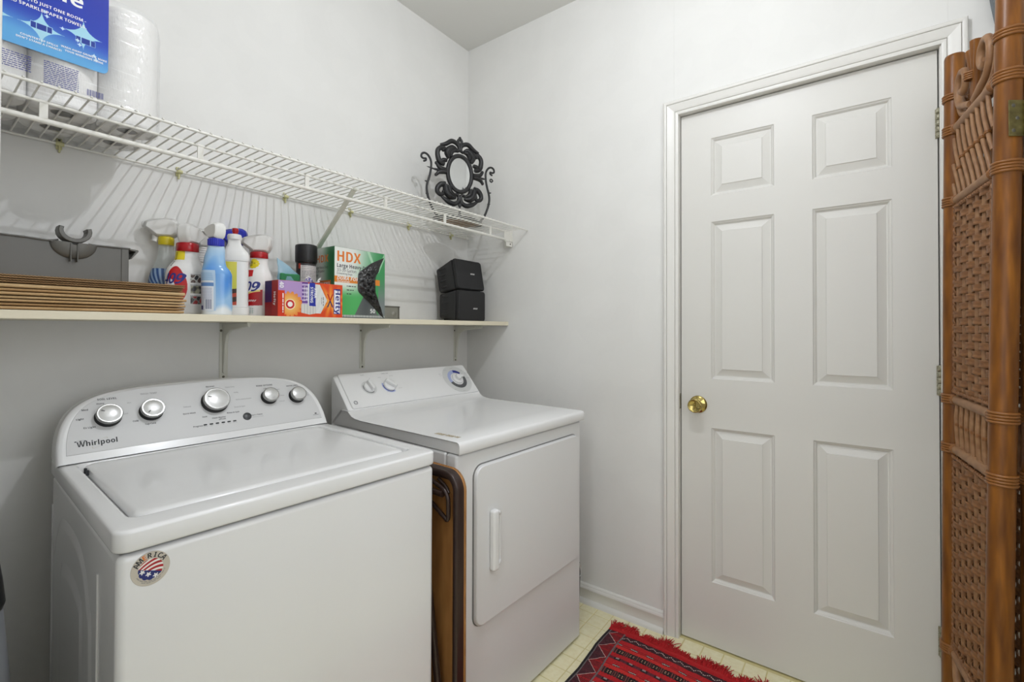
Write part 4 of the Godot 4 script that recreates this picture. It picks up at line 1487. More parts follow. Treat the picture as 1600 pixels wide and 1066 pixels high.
# ---------------------------------------------------------------- kilim rug with a red fringe
func rug() -> void:
	var t := thing("rug", "red woven rug with dark zigzag borders and a shaggy red fringe by the door", "rug", Vector3(-0.118, 0, 0.884), 0.0)
	var wid := 0.56
	var len := 0.95
	# u runs away from the fringe (to -x), v along the door
	var tex := paint(640, 400, func(u: float, v: float) -> Color:
		var x := u * len
		var z := v * wid
		var red := Color8(178, 20, 28)
		var dark := Color8(38, 20, 26)
		var pale := Color8(206, 186, 176)
		var mauve := Color8(92, 34, 46)
		var zz := minf(z, wid - z)
		var tri := func(p: float, q: float) -> float: return absf(fposmod(p / q, 1.0) * 2.0 - 1.0)
		if zz < 0.008:
			return Color8(34, 30, 32)
		if zz < 0.012 or (zz > 0.064 and zz < 0.07):
			return Color8(106, 98, 100)
		if zz < 0.064:
			var a: float = tri.call(x + 0.02, 0.092)
			var edge := 0.014 + a * 0.048
			if absf(zz - edge) < 0.0016:
				return pale
			var fine := fposmod(x / 0.0062 + floorf(zz / 0.0052) * 0.5, 1.0)
			var body := red if zz > edge else mauve
			return dark if fine < 0.45 else body
		var fine2: float = tri.call(z, 0.0064)
		# the dark zigzag just inside the fringe
		if x < 0.012:
			return red
		if x < 0.042:
			var w: float = 0.02 + 0.012 * tri.call(z, 0.034)
			if absf(x - w) < 0.0022:
				return pale if fine2 > 0.3 else dark
			return dark if fposmod(x / 0.005 + floorf(z / 0.005) * 0.5, 1.0) < 0.7 else mauve
		var s := fposmod(x - 0.042, 0.116)
		if s < 0.024:
			return red.lerp(Color8(186, 36, 38), 0.5 * tri.call(x, 0.004))
		if s < 0.033:
			var seg := fposmod(z / 0.06 + floorf(x / 0.116) * 0.4, 1.0)
			if seg < 0.45:
				return pale if absf(s - 0.0285 - 0.003 * (tri.call(z, 0.009) - 0.5)) < 0.0016 else dark
			return dark if absf(s - 0.0285) > 0.0032 else red
		if s < 0.05:
			return Color8(198, 40, 36)
		if s < 0.081:
			var c := (s - 0.0655)
			if absf(c) > 0.0125:
				return dark if tri.call(z, 0.011) * 0.004 > absf(c) - 0.0118 else red
			var box := fposmod(z / 0.043, 1.0)
			if box < 0.56:
				var bx := (box - 0.28) * 0.043
				if absf(absf(bx) - 0.0055) < 0.0022 and absf(c) < 0.006 and absf(c) > 0.0015:
					return Color8(190, 150, 120)
				return Color8(22, 14, 18)
			return Color8(120, 62, 56) if tri.call(z, 0.008) > 0.5 else dark
		if s < 0.1:
			return red
		var d: float = tri.call(z, 0.05)
		return Color8(150, 140, 140) if d > 0.75 and s < 0.108 else (dark if d > 0.5 else mauve))
	var cloth := printed("kilim", tex, 0.95)
	cloth.normal_enabled = true
	cloth.normal_texture = noise_tex(0.2, Color.BLACK, Color.WHITE, FastNoiseLite.TYPE_SIMPLEX, 256, 8, true)
	cloth.normal_scale = 0.5
	var b := MB.new()
	var top := []
	var rng := FastNoiseLite.new()
	rng.frequency = 3.0
	rng.seed = 4
	var hgt := func(x: float, z: float) -> float: return 0.0085 + 0.004 * rng.get_noise_2d(x * 4.0, z * 4.0)
	for i in 33:
		var row := PackedVector3Array()
		var x := -len * i / 32.0
		for j in 25:
			var z := wid * j / 24.0
			var wob := 0.008 * sin(z * 11.0) - 0.008
			var dz := 0.004 * sin(x * 17.0)
			row.append(Vector3(x + wob * (1.0 - i / 32.0) - 0.0, hgt.call(x, z), z + dz))
		top.append(row)
	b.grid(top, false, Vector3.UP)
	# texture is laid u away from the fringe, v along it
	for k in b.t.size():
		b.t[k] = Vector2(b.t[k].y, b.t[k].x)
	put("woven_field", b, cloth, t)
	# body and edges beneath the woven face
	b = MB.new()
	var loop := PackedVector3Array()
	for j in 25: loop.append(top[0][j])
	for i in range(1, 33): loop.append(top[i][24])
	for j in range(23, -1, -1): loop.append(top[32][j])
	for i in range(31, 0, -1): loop.append(top[i][0])
	var foot := PackedVector3Array()
	for p in loop: foot.append(Vector3(p.x, 0.0005, p.z))
	b.grid([loop, foot], true)
	put("edge_binding", b, mat("rug_edge", rgb(36, 30, 33), 0.95), t)
	# fringe: tassels of several plies
	var red := mat("fringe_wool", Color.WHITE, 0.85)
	triplanar(red, noise_tex(0.1, rgb(160, 8, 16), rgb(200, 22, 30)), Vector3.ONE * 12)
	var r := RandomNumberGenerator.new()
	r.seed = 77
	b = MB.new()
	var band := []
	for j in 25:
		var p: Vector3 = top[0][j]
		band.append(PackedVector3Array([p + Vector3(-0.004, 0.0008, 0), p + Vector3(0.004, 0.002, 0), p + Vector3(0.014, 0.0, 0), p + Vector3(0.02, -0.0045, 0)]))
	b.grid(band, false, Vector3.UP)
	put("fringe_heading", b, red, t)
	for i in 74:
		b = MB.new()
		var z := wid * (i + 0.5) / 74.0
		var x0 := 0.008 * sin(z * 11.0) + 0.002
		var reach := 0.044 + 0.016 * sin(z * 37.0) + 0.012 * sin(z * 91.0 + 1.0)
		for s in 11:
			var a := r.randf_range(-0.5, 0.5)
			var l := reach * r.randf_range(0.6, 1.12)
			var zz := z + r.randf_range(-0.005, 0.005)
			var h := r.randf_range(0.003, 0.011)
			var q := [Vector3(x0, 0.008, zz), Vector3(x0 + l * 0.4, h, zz + l * a * 0.25), Vector3(x0 + l * 0.8, h * 0.7 + 0.001, zz + l * a * 0.7), Vector3(x0 + l, maxf(h * 0.4 + r.randf_range(-0.003, 0.008), 0.0015), zz + l * a)]
			b.tube(curve(q, 3), PackedFloat32Array([0.0016, 0.0017, 0.0017, 0.0017, 0.0016, 0.0015, 0.0014, 0.0012, 0.001, 0.0005]), 5, false)
		put("tassel", b, red, t)


# ---------------------------------------------------------------- bottles; profiles in mm as (height, offset of the axis, half width)
func fine_profile(prof: Array) -> PackedVector3Array:
	var p := []
	for e in prof:
		p.append(Vector3(e[0], e[1], e[2]) / 1000.0)
	return curve(p, 4)


func on_bottle(fine: PackedVector3Array, a: float, y: float, depth: float, e: float, off: float) -> Array:
	var i := 0
	while i < fine.size() - 2 and fine[i + 1].x < y:
		i += 1
	var k := clampf((y - fine[i].x) / maxf(fine[i + 1].x - fine[i].x, 1e-6), 0, 1)
	var r := fine[i].lerp(fine[i + 1], k)
	var s := sin(a)
	var c := cos(a)
	var q := Vector3(r.y + signf(s) * pow(absf(s), 2.0 / e) * r.z, y, signf(c) * pow(absf(c), 2.0 / e) * r.z * depth)
	var nn := Vector3(signf(s) * pow(absf(s), 2.0 - 2.0 / e), 0, signf(c) * pow(absf(c), 2.0 - 2.0 / e) / depth).normalized()
	return [q + nn * off, nn]


func bottle_body(fine: PackedVector3Array, depth: float, e: float) -> MB:
	var b := MB.new()
	var rows := []
	for p in fine:
		var row := PackedVector3Array()
		for j in 36:
			row.append(on_bottle(fine, TAU * j / 36.0, p.x, depth, e, 0.0)[0])
		rows.append(row)
	b.grid(rows, true)
	b.poly(rows[0], Vector3.DOWN)
	b.poly(rows[-1], Vector3.UP)
	return b


func bottle_patch(fine: PackedVector3Array, a0: float, a1: float, y0: float, y1: float, depth: float, e: float, off := 0.0005) -> MB:
	var b := MB.new()
	var rows := []
	for i in 17:
		var row := PackedVector3Array()
		for j in 15:
			row.append(on_bottle(fine, deg_to_rad(lerpf(a0, a1, j / 14.0)), lerpf(y1, y0, i / 16.0) / 1000.0, depth, e, off)[0])
		rows.append(row)
	b.grid(rows, false, on_bottle(fine, deg_to_rad((a0 + a1) / 2), (y0 + y1) / 2000.0, depth, e, 0.0)[1])
	return b


func bottle_text(b: MB, s: String, h: float, fine: PackedVector3Array, a: float, y: float, depth: float, e: float, turned := false, face := "bold", squash := 1.0, slant := 0.0) -> void:
	var w := func(p: Vector2) -> Array:
		var q := Vector2(-p.y, p.x) if turned else p
		q.x += q.y * slant
		var yy := y / 1000.0 + q.y
		return on_bottle(fine, deg_to_rad(a) + q.x / 0.04, yy, depth, e, 0.0008)
	write(b, s, h, Transform3D.IDENTITY, 0.0, face, w, squash)


# trigger sprayer; the nozzle points along local +x before turning
func sprayer(parent: Node3D, x: float, y: float, turn: float, plastic: Material, tip: Material, size := 1.0, neck := 20.0) -> void:
	var T := Transform3D(Basis(Vector3.UP, deg_to_rad(turn)).scaled(Vector3.ONE * size), Vector3(x, y, 0) / 1000.0)
	var o := []
	for e in [[-neck, 0], [neck, 0], [25, 2], [38, 13], [49, 21], [53, 27], [51, 40], [45, 46], [22, 53], [-6, 57], [-22, 54], [-30, 44], [-31, 22], [-25, 7]]:
		o.append(Vector2(e[0], e[1]) / 1000.0)
	o.append(o[0])
	var out := curve2(o, 3)
	out.remove_at(out.size() - 1)
	var b := MB.new()
	b.xf = T
	b.extrude(out, 0.035, 0.008, 0.55)
	put("spray_head", b, plastic, parent)
	b = MB.new()
	b.xf = T
	b.tube(curve([Vector3(0.024, 0.014, 0), Vector3(0.026, 0.006, 0), Vector3(0.026, -0.004, 0), Vector3(0.028, -0.012, 0)], 4), 0.0048, 8, true, 1.7)
	put("trigger", b, plastic, parent)
	b = MB.new()
	b.xf = T * Transform3D(Basis(Vector3(0, 0, -1), PI / 2), Vector3(0.046, 0.035, 0))
	b.lathe([Vector2(0.0095, 0.0), Vector2(0.0095, 0.009), Vector2(0.008, 0.011), Vector2(0.002, 0.011), Vector2(0.001, 0.009)], 14)
	put("nozzle", b, tip, parent)


func collar(parent: Node3D, x: float, y0: float, y1: float, r: float, m: Material, ribbed := false) -> void:
	var b := MB.new()
	b.lathe([Vector2(r * 0.96, y0), Vector2(r, y0 + 1.5), Vector2(r, y1 - 3), Vector2(r * 0.95, y1 - 1), Vector2(r * 0.82, y1)].map(func(p): return p / 1000.0), 28, Vector3(x / 1000.0, 0, 0))
	if ribbed:
		for i in 26:
			var a := TAU * i / 26.0
			b.rbox(Vector3(0.0022, (y1 - y0 - 5) / 1000.0, 0.0022), Vector3(x / 1000.0 + cos(a) * r / 1000.0, (y0 + y1) / 2000.0, sin(a) * r / 1000.0), 0.0008)
	put("collar", b, m, parent)


func bottles() -> void:
	var Y := 1.2452
	var white := mat("bottle_white", rgb(232, 231, 228), 0.28)
	var cap_white := mat("sprayer_white", rgb(234, 233, 229), 0.3)
	var red := mat("cap_red", rgb(172, 16, 26), 0.25)
	var yellow := mat("cap_yellow", rgb(226, 206, 30), 0.35)
	var blue := mat("cap_blue", rgb(36, 46, 172), 0.35)
	var orange := mat("cap_orange", rgb(226, 110, 40), 0.35)
	var clear := mat("clear_plastic", Color(0.9, 0.95, 0.94, 0.22), 0.12)
	clear.transparency = BaseMaterial3D.TRANSPARENCY_ALPHA
	var W := Color8(236, 235, 232)
	var at: Vector3
	var t: Node3D
	var b: MB
	var P: PackedVector3Array
	# 1 red-collared cleaner behind the cardboard
	at = Vector3(-1.347, Y, 0.125)
	t = thing("spray_bottle", "white spray bottle with a red collar and yellow neck label, at the cardboard stack's end", "bottle", at, face_cam(at))
	P = fine_profile([[0, -3, 43], [2, -3, 47], [8, -3, 48.5], [60, -3, 49], [112, -3, 48.8], [135, -1.6, 45], [152, -0.9, 34.6], [164, 0, 29.5], [184, 0, 27.7]])
	put("bottle_body", bottle_body(P, 0.72, 2.6), white, t)
	collar(t, 0, 183, 209, 28.0, red)
	sprayer(t, 2, 207, 58, cap_white, yellow, 1.02)
	put("neck_label", bottle_patch(P, -88, -8, 158, 183, 0.72, 2.6), yellow, t)
	b = MB.new()
	bottle_text(b, "25% MORE", 0.006, P, -50, 159, 0.72, 2.6, true)
	put("lettering", b, M.print_dark, t)
	var tex := paint(160, 200, func(u: float, v: float) -> Color:
		var p := Vector2((u - 0.56) * 1.5, v - 0.52)
		var d := p.length() - 0.06 * sin(p.angle())
		if d < 0.48 and v < 0.95:
			if Vector2((u - 0.42) * 1.5, (v - 0.7)).length() < 0.3:
				return Color8(222, 226, 232)
			return Color8(190, 24, 30) if d > 0.1 or v > 0.3 else Color8(208, 60, 40)
		return W)
	put("front_label", bottle_patch(P, -84, 14, 30, 150, 0.72, 2.6), printed("heart_label", tex, 0.35), t)
	b = MB.new()
	bottle_text(b, "409", 0.03, P, -42, 88, 0.72, 2.6, false, "bold", 0.75, 0.25)
	put("lettering", b, M.print_blue, t)
	tex = paint(64, 160, func(u: float, v: float) -> Color:
		var k := fposmod(v * 3.0, 1.0)
		if k < 0.1 or k > 0.82:
			return Color8(110, 112, 118) if k < 0.08 and fposmod(u * 9.0, 1.0) < 0.6 else W
		var c := int(v * 3.0)
		var mixv := sin(u * 11.0 + c * 2.0) + sin(k * 9.0 + u * 4.0)
		return [Color8(92, 70, 62), Color8(176, 172, 150), Color8(168, 60, 60)][c] if mixv > 0.35 else ([Color8(206, 204, 198), Color8(120, 116, 100), Color8(150, 146, 140)][c] if mixv > -0.6 else Color8(60, 58, 60)))
	put("side_label", bottle_patch(P, 8, 46, 26, 118, 0.72, 2.6), printed("picture_label", tex, 0.35), t)
	# 2 clear bottle, yellow collar
	at = Vector3(-1.379, Y, 0.05)
	t = thing("spray_bottle", "clear spray bottle with a yellow collar and white head, behind the red-collared one", "bottle", at, face_cam(at))
	P = fine_profile([[0, 0, 36], [4, 0, 40], [90, 0, 40], [130, 1, 34], [160, 2, 24], [185, 2, 19], [208, 2, 18.5]])
	put("bottle_body", bottle_body(P, 0.7, 2.3), clear, t)
	put("blue_label", bottle_patch(P, -80, 30, 60, 136, 0.7, 2.3), printed("fan_label", paint(96, 96, func(u: float, v: float) -> Color:
		var p := Vector2(u - 0.75, v - 1.05)
		return Color8(52, 84, 140) if fposmod(p.angle() * 5.2, 1.0) < 0.5 else Color8(150, 176, 206)), 0.35), t)
	collar(t, 2, 207, 231, 19.5, yellow)
	sprayer(t, 2, 229, 172, cap_white, cap_white, 1.0, 15.0)
	# 3 ribbed white bottle
	at = Vector3(-1.286, Y, 0.058)
	t = thing("spray_bottle", "white spray bottle with a ribbed neck, half hidden behind the blue bottle", "bottle", at, face_cam(at))
	var rib := [[0, 0, 38], [3, 0, 41], [120, 0, 41], [150, 0, 34]]
	for i in 8:
		rib.append([160 + i * 7.0, 0, 28.5 - i * 0.35])
		rib.append([163.5 + i * 7.0, 0, 26.6 - i * 0.35])
	P = fine_profile(rib)
	put("bottle_body", bottle_body(P, 0.85, 2.2), white, t)
	sprayer(t, 0, 212, 35, cap_white, cap_white, 1.0, 24.0)
	# 4 blue bottle
	at = Vector3(-1.3055, Y, 0.223)
	t = thing("spray_bottle", "pale blue waisted spray bottle with a ribbed dark blue collar", "bottle", at, face_cam(at))
	t.scale = Vector3.ONE * 0.98
	P = fine_profile([[0, 0, 35.5], [2, 0, 38], [23, 0, 38.4], [81, -1, 38], [110, -1.4, 38.5], [121, -2, 38], [133, -4, 34], [144, -6.6, 28.9], [167.6, -7, 25.7], [188, -4, 22.8], [200, -3.8, 21]])
	tex = paint(120, 200, func(u: float, v: float) -> Color:
		var a := Color8(150, 190, 226)
		var deep := Color8(78, 140, 214)
		var c := a.lerp(deep, clampf(sin(v * 5.5 - 1.0) * 0.8 + 0.25 * sin(u * 12.566 * 2.0 + v * 9.0), 0, 1))
		c = c.lerp(Color8(196, 216, 232), clampf((0.16 - v) * 5.0, 0, 1))
		return c.lerp(Color8(226, 230, 232), smoothstep(0.84, 0.95, v + 0.03 * sin(u * 25.0))))
	var sleeve := printed("blue_sleeve", tex, 0.2)
	b = bottle_body(P, 0.72, 2.4)
	for k in b.t.size():
		b.t[k].y = 1.0 - b.v[k].y / 0.2
	put("bottle_body", b, sleeve, t)
	put("back_label", bottle_patch(P, -86, -3, 12, 128, 0.72, 2.4), printed("blue_back_label", paint(128, 180, func(u: float, v: float) -> Color:
		var base := Color8(222, 226, 232)
		if v < 0.06 or u > 0.93 - 0.35 * maxf(0.0, 0.25 - v):
			return Color8(176, 202, 226)
		if v < 0.26:
			return Color8(140, 180, 216) if fposmod(v * 40.0, 1.0) < 0.7 else base
		if v > 0.31 and v < 0.4:
			return Color8(96, 136, 190)
		if v > 0.72 and v < 0.96 and u > 0.5 and u < 0.86:
			return Color8(70, 80, 120) if fposmod(u * 21.0, 1.0) < 0.5 else base
		if v > 0.88 and v < 0.97 and u > 0.1 and u < 0.34:
			return Color8(26, 30, 96)
		return Color8(150, 158, 186) if v > 0.43 and fposmod(v * 36.0, 1.0) < 0.45 and u < (0.45 if v > 0.72 else 0.86) and fposmod(u * 17.0 + floorf(v * 36.0) * 0.37, 1.0) < 0.8 else base), 0.3), t)
	collar(t, -4.3, 199, 222, 20.2, blue, true)
	sprayer(t, -3, 220, 118, cap_white, cap_white, 0.86, 18.0)
	# 5 white squeeze bottle, red tip
	at = Vector3(-1.235, Y, 0.168)
	t = thing("squeeze_bottle", "white squeeze bottle with a red push-pull tip and a yellow label", "bottle", at, face_cam(at))
	P = fine_profile([[0, 0, 35], [2, 0, 37.2], [28, 0, 37.4], [30, 0, 35.3], [100, 0, 35.2], [162, 0, 35.4], [166, 1, 36.8], [183, 2, 35.6], [194, 1, 31.7], [206, -1.5, 24.5], [219, -3, 18], [233, -3, 17.3]])
	put("bottle_body", bottle_body(P, 0.72, 4.0), white, t)
	b = MB.new()
	b.lathe([Vector2(0.0186, 0.232), Vector2(0.0192, 0.2335), Vector2(0.0192, 0.244), Vector2(0.0175, 0.2475), Vector2(0.0095, 0.249)], 24, Vector3(-0.003, 0, 0))
	put("screw_cap", b, white, t)
	b = MB.new()
	b.lathe([Vector2(0.0075, 0.248), Vector2(0.0072, 0.254), Vector2(0.0088, 0.2565), Vector2(0.0088, 0.264), Vector2(0.0075, 0.267), Vector2(0.0005, 0.2675)], 18, Vector3(-0.001, 0, 0))
	put("push_pull_tip", b, red, t)
	put("front_label", bottle_patch(P, -66, 0.6, 32, 162, 0.72, 4.0), printed("yellow_label", paint(96, 192, func(u: float, v: float) -> Color:
		var p := Vector2((u - 0.3) * 1.1, v - 0.27)
		if p.length() < 0.27 and v < 0.5:
			return Color8(20, 66, 50) if p.length() < 0.25 else Color8(226, 226, 200)
		if v > 0.62 + 0.14 * (1.0 - u):
			return Color8(60, 34, 26) if fposmod(u * 2.0 + v * 5.0, 1.0) < 0.55 else Color8(186, 66, 40)
		return Color8(222, 212, 84).lerp(Color8(196, 200, 70), v)), 0.35), t)
	b = MB.new()
	bottle_text(b, "GHT", 0.014, P, -31, 121, 0.72, 4.0, false, "bold", 0.9)
	put("lettering", b, M.print_white, t)
	b = MB.new()
	b.xf = Transform3D(Basis(Vector3(0, 0, 1), 0.2), Vector3(-0.021, 0.212, 0.0175))
	b.ring(Vector3.ZERO, Vector3(0, 0.4, 1), 0.004, 0.0003, 16, 4)
	put("moulded_mark", b, M.print_grey, t)
	# 6 pinkish bottle with blue trigger behind
	at = Vector3(-1.178, Y, 0.042)
	t = thing("spray_bottle", "pinkish white spray bottle with a dark blue trigger head and orange nozzle", "bottle", at, face_cam(at))
	P = fine_profile([[0, 0, 37], [3, 0, 40], [150, 0, 40], [185, 0, 38], [212, 0, 26], [232, 0, 16]])
	put("bottle_body", bottle_body(P, 0.7, 2.4), mat("bottle_pink_white", rgb(226, 210, 202), 0.35), t)
	collar(t, 0, 228, 243, 16.0, blue)
	sprayer(t, 0, 238, 165, blue, orange, 0.95, 14.0)
	# 7 white cleaner bottle on the right
	at = Vector3(-1.144, Y, 0.122)
	t = thing("spray_bottle", "white spray bottle with a red collar and large 09 figures, beside the box of bags", "bottle", at, face_cam(at))
	t.scale = Vector3.ONE * 1.017
	P = fine_profile([[0, -1, 38], [2, -1, 41], [6, -1, 43], [92, -1, 42.5], [124, -1, 41], [136, -1, 38], [155, -1, 30.5], [170, 0, 26.2], [187, 0, 25.5]])
	put("bottle_body", bottle_body(P, 0.75, 2.5), white, t)
	collar(t, 0, 186, 207, 26.0, red)
	sprayer(t, 6, 206, 168, cap_white, cap_white, 1.02)
	b = MB.new()
	var badge := PackedVector2Array()
	for i in 24:
		var a := TAU * i / 24.0
		badge.append(Vector2(cos(a), sin(a)) * (0.0165 if i % 2 == 0 else 0.0148))
	for p in badge:
		var q: Array = on_bottle(P, deg_to_rad(-28) + p.x / 0.03, 0.168 + p.y, 0.75, 2.5, 0.0006)
		b.vert(q[0], q[1])
	var q0: Array = on_bottle(P, deg_to_rad(-28), 0.168, 0.75, 2.5, 0.0008)
	var c0 := b.vert(q0[0], q0[1])
	for i in 24:
		b.face(c0, i, (i + 1) % 24)
	put("yellow_badge", b, yellow, t)
	tex = paint(180, 240, func(u: float, v: float) -> Color:
		# red block above, white band for the figures, red wedge below
		if v < 0.22 - 0.1 * u and u < 0.62 and v > 0.02:
			return Color8(196, 34, 36)
		var lower := 0.46 + 0.24 * (1.0 - u) * (1.0 - u)
		if v > lower - 0.02 and v < 0.78 + 0.03 * (1.0 - u) and u < 0.9:
			return Color8(176, 22, 30) if v > lower + 0.02 or u > 0.84 else Color8(232, 214, 130)
		if v > 0.84 and v < 0.97 and u < 0.7:
			return Color8(150, 176, 168) if fposmod(v * 46.0, 1.0) < 0.5 and fposmod(u * 13.0, 1.0) < 0.7 else W
		return W)
	put("front_label", bottle_patch(P, -88, 22, 4, 150, 0.75, 2.5), printed("red_wedge_label", tex, 0.35), t)
	b = MB.new()
	bottle_text(b, "409", 0.031, P, -42, 79, 0.75, 2.5, false, "bold", 0.8, 0.25)
	put("lettering", b, M.print_blue, t)
	b = MB.new()
	bottle_text(b, "Cleaner", 0.0072, P, -30, 47, 0.75, 2.5, false, "bold", 0.9, 0.2)
	put("lettering", b, M.print_white, t)
	b = MB.new()
	bottle_text(b, "50%", 0.0085, P, -36, 167, 0.75, 2.5)
	bottle_text(b, "MORE", 0.004, P, -36, 160.5, 0.75, 2.5)
	put("lettering", b, M.print_dark, t)
	put("back_label", bottle_patch(P, 28, 66, 10, 112, 0.75, 2.5), printed("small_print_label", paint(64, 160, func(u: float, v: float) -> Color:
		if v > 0.4 and v < 0.58:
			return Color8(222, 206, 150) if Vector2(u - 0.5, (v - 0.49) * 2.5).length() < 0.22 else Color8(216, 216, 208)
		if v > 0.84:
			var d := Vector2(fposmod(u * 2.0, 1.0) - 0.5, (v - 0.9) * 5.0).length()
			return Color8(60, 60, 64) if d < 0.42 and d > 0.24 else W
		return Color8(118, 124, 168) if fposmod(v * 30.0, 1.0) < 0.5 and fposmod(u * 7.0 + floorf(v * 30.0) * 0.41, 1.0) < 0.75 else W), 0.35), t)
	# 8 black spray can
	at = Vector3(-0.98, Y, 0.118)
	t = thing("spray_can", "black spray can with a black cap and white label, left of the green box", "can", at, face_cam(at))
	b = MB.new()
	b.lathe([Vector2(0.03, 0.0), Vector2(0.0345, 0.001), Vector2(0.0345, 0.004), Vector2(0.033, 0.006), Vector2(0.033, 0.192), Vector2(0.035, 0.194), Vector2(0.035, 0.198), Vector2(0.028, 0.203)], 32)
	put("can_body", b, mat("can_black", rgb(30, 28, 28), 0.25, 0.3), t)
	b = MB.new()
	b.lathe([Vector2(0.036, 0.198), Vector2(0.0365, 0.199), Vector2(0.0365, 0.252), Vector2(0.0352, 0.2565), Vector2(0.032, 0.258), Vector2(0.0005, 0.258)], 32)
	put("can_cap", b, M.black_plastic, t)
	var pc := [[0, 0, 33], [196, 0, 33]]
	P = fine_profile(pc)
	tex = paint(128, 200, func(u: float, v: float) -> Color:
		if u < 0.2:
			return Color8(34, 30, 30) if v > 0.1 or u < 0.1 else Color8(170, 60, 40)
		if v < 0.03:
			return Color8(40, 38, 40)
		var gap := v > 0.38 and v < 0.43
		return Color8(96, 96, 100) if not gap and fposmod(v * 34.0, 1.0) < 0.45 and u > 0.26 and u < 0.95 and fposmod(u * 15.0 + floorf(v * 34.0) * 0.37, 1.0) < 0.8 else Color8(214, 212, 208))
	put("can_label", bottle_patch(P, -60, 75, 6, 190, 1.0, 2.0, 0.0006), printed("can_print", tex, 0.35), t)


# six carton faces with rounded edges, open print panels laid on
func boxes() -> void:
	var Y := 1.2452
	# ---- big green carton of bags
	var w := 0.229
	var h := 0.257
	var dp := 0.125
	var t := thing("trash_bag_box", "large green and white box of garbage bags with black plastic bulging from its front", "box", Vector3(-0.922, Y, 0.2), deg_to_rad(2.6))
	var b := MB.new()
	b.bx(Vector3(0, 0, -dp), Vector3(w, h, 0), 0.002, 2)
	put("carton", b, mat("carton_green", rgb(44, 122, 70), 0.45), t)
	var green := func(u: float, v: float) -> Color:
		var c := Color8(232, 234, 228).lerp(Color8(60, 146, 86), smoothstep(0.28, 0.95, u * 1.05 + 0.18 * (v - 0.3)))
		c = c.lerp(Color8(66, 170, 84), smoothstep(0.5, 0.72, v) * (1.0 - 0.3 * u))
		for k in 2:
			var q := absf(fposmod(u - v * 0.55 * (1.0 if k == 0 else -1.0) - [0.62, 0.98][k], 1.0))
			if q < 0.055 and v < 0.3 and u > 0.55:
				c = c.lerp(Color8(196, 230, 200), 0.7)
		return c
	var tex := paint(256, 256, func(u: float, v: float) -> Color:
		var c: Color = green.call(u, v)
		if u > 0.86:
			c = c.lerp(Color8(120, 128, 128), smoothstep(0.3, 0.8, v))
		if v > 0.41 and v < 0.495 and u < 0.9 - 0.02 * v:
			c = Color8(222, 132, 40)
		if v > 0.66 and v < 0.955 and absf(u - 0.62) < 0.02 + (v - 0.6) * 0.62:
			c = Color8(78, 84, 84).lerp(Color8(112, 116, 114), absf(u - 0.6) * 3.0)
		if v > 0.955:
			c = Color8(206, 210, 206) if v < 0.985 and fposmod(u * 60.0, 1.0) < 0.7 else Color8(52, 60, 60)
		return c)
	b = MB.new()
	b.quad(Vector3(0.001, 0.001, 0.0004), Vector3(w - 0.001, 0.001, 0.0004), Vector3(w - 0.001, h - 0.001, 0.0004), Vector3(0.001, h - 0.001, 0.0004), Vector3(0, 0, 1))
	put("front_print", b, printed("bag_box_front", tex, 0.38), t)
	tex = paint(128, 256, func(u: float, v: float) -> Color:
		var c := Color8(206, 214, 204).lerp(Color8(40, 104, 62), smoothstep(0.35, 0.9, u))
		if v > 0.47 and v < 0.54 and u < 0.85:
			c = Color8(196, 108, 40)
		if v > 0.54:
			c = Color8(90, 108, 90).lerp(Color8(22, 92, 48), u)
		return c)
	b = MB.new()
	b.quad(Vector3(-0.0004, 0.001, -dp + 0.001), Vector3(-0.0004, 0.001, -0.001), Vector3(-0.0004, h - 0.001, -0.001), Vector3(-0.0004, h - 0.001, -dp + 0.001), Vector3(-1, 0, 0))
	put("side_print", b, printed("bag_box_side", tex, 0.38), t)
	var F := Transform3D(Basis.IDENTITY, Vector3(0, 0, 0.0007))
	var S := Transform3D(Basis(Vector3(0, 0, 1), Vector3.UP, Vector3(-1, 0, 0)), Vector3(-0.0007, 0, -dp))
	b = MB.new()
	write(b, "HDX", 0.037, F * Transform3D(Basis.IDENTITY, Vector3(0.012, 0.205, 0)), -1.0)
	put("lettering", b, M.print_orange, t)
	b = MB.new()
	write(b, "HDX", 0.026, S * Transform3D(Basis.IDENTITY, Vector3(0.02, 0.203, 0)), -1.0)
	put("lettering", b, M.print_orange, t)
	b = MB.new()
	write(b, "Large Heavy-Duty", 0.014, F * Transform3D(Basis.IDENTITY, Vector3(0.011, 0.183, 0)), -1.0, "bold", null, 0.92)
	write(b, "33-39 Gallon", 0.0105, F * Transform3D(Basis.IDENTITY, Vector3(0.011, 0.168, 0)), -1.0, "plain")
	write(b, "Drawstring Bags", 0.0065, F * Transform3D(Basis.IDENTITY, Vector3(0.011, 0.158, 0)), -1.0, "plain")
	for i in 3:
		dashes(b, F * Transform3D(Basis.IDENTITY, Vector3(0.052, 0.116 - i * 0.014, 0)), 0.04 - i * 0.01, 0.0032, i)
	for i in 3:
		write(b, ["Large Heavy-Duty", "33-39 Gallon", "Bags"][i], 0.009, S * Transform3D(Basis.IDENTITY, Vector3(0.012, 0.18 - i * 0.0135, 0)), -1.0, "plain", null, 0.8)
	put("lettering", b, M.print_dark, t)
	b = MB.new()
	write(b, "DURA FORCE", 0.0125, F * Transform3D(Basis(Vector3(1, 0, 0), Vector3(0.25, 1, 0), Vector3(0, 0, 1)), Vector3(0.011, 0.1385, 0)), -1.0, "bold", null, 1.12)
	write(b, "TEAR RESISTANT", 0.005, F * Transform3D(Basis.IDENTITY, Vector3(0.011, 0.1305, 0)), -1.0)
	write(b, "DURA FORCE", 0.0085, S * Transform3D(Basis.IDENTITY, Vector3(0.03, 0.1215, 0)), -1.0)
	write(b, "50", 0.016, F * Transform3D(Basis.IDENTITY, Vector3(0.158, 0.022, 0)), -1.0)
	put("lettering", b, M.print_white, t)
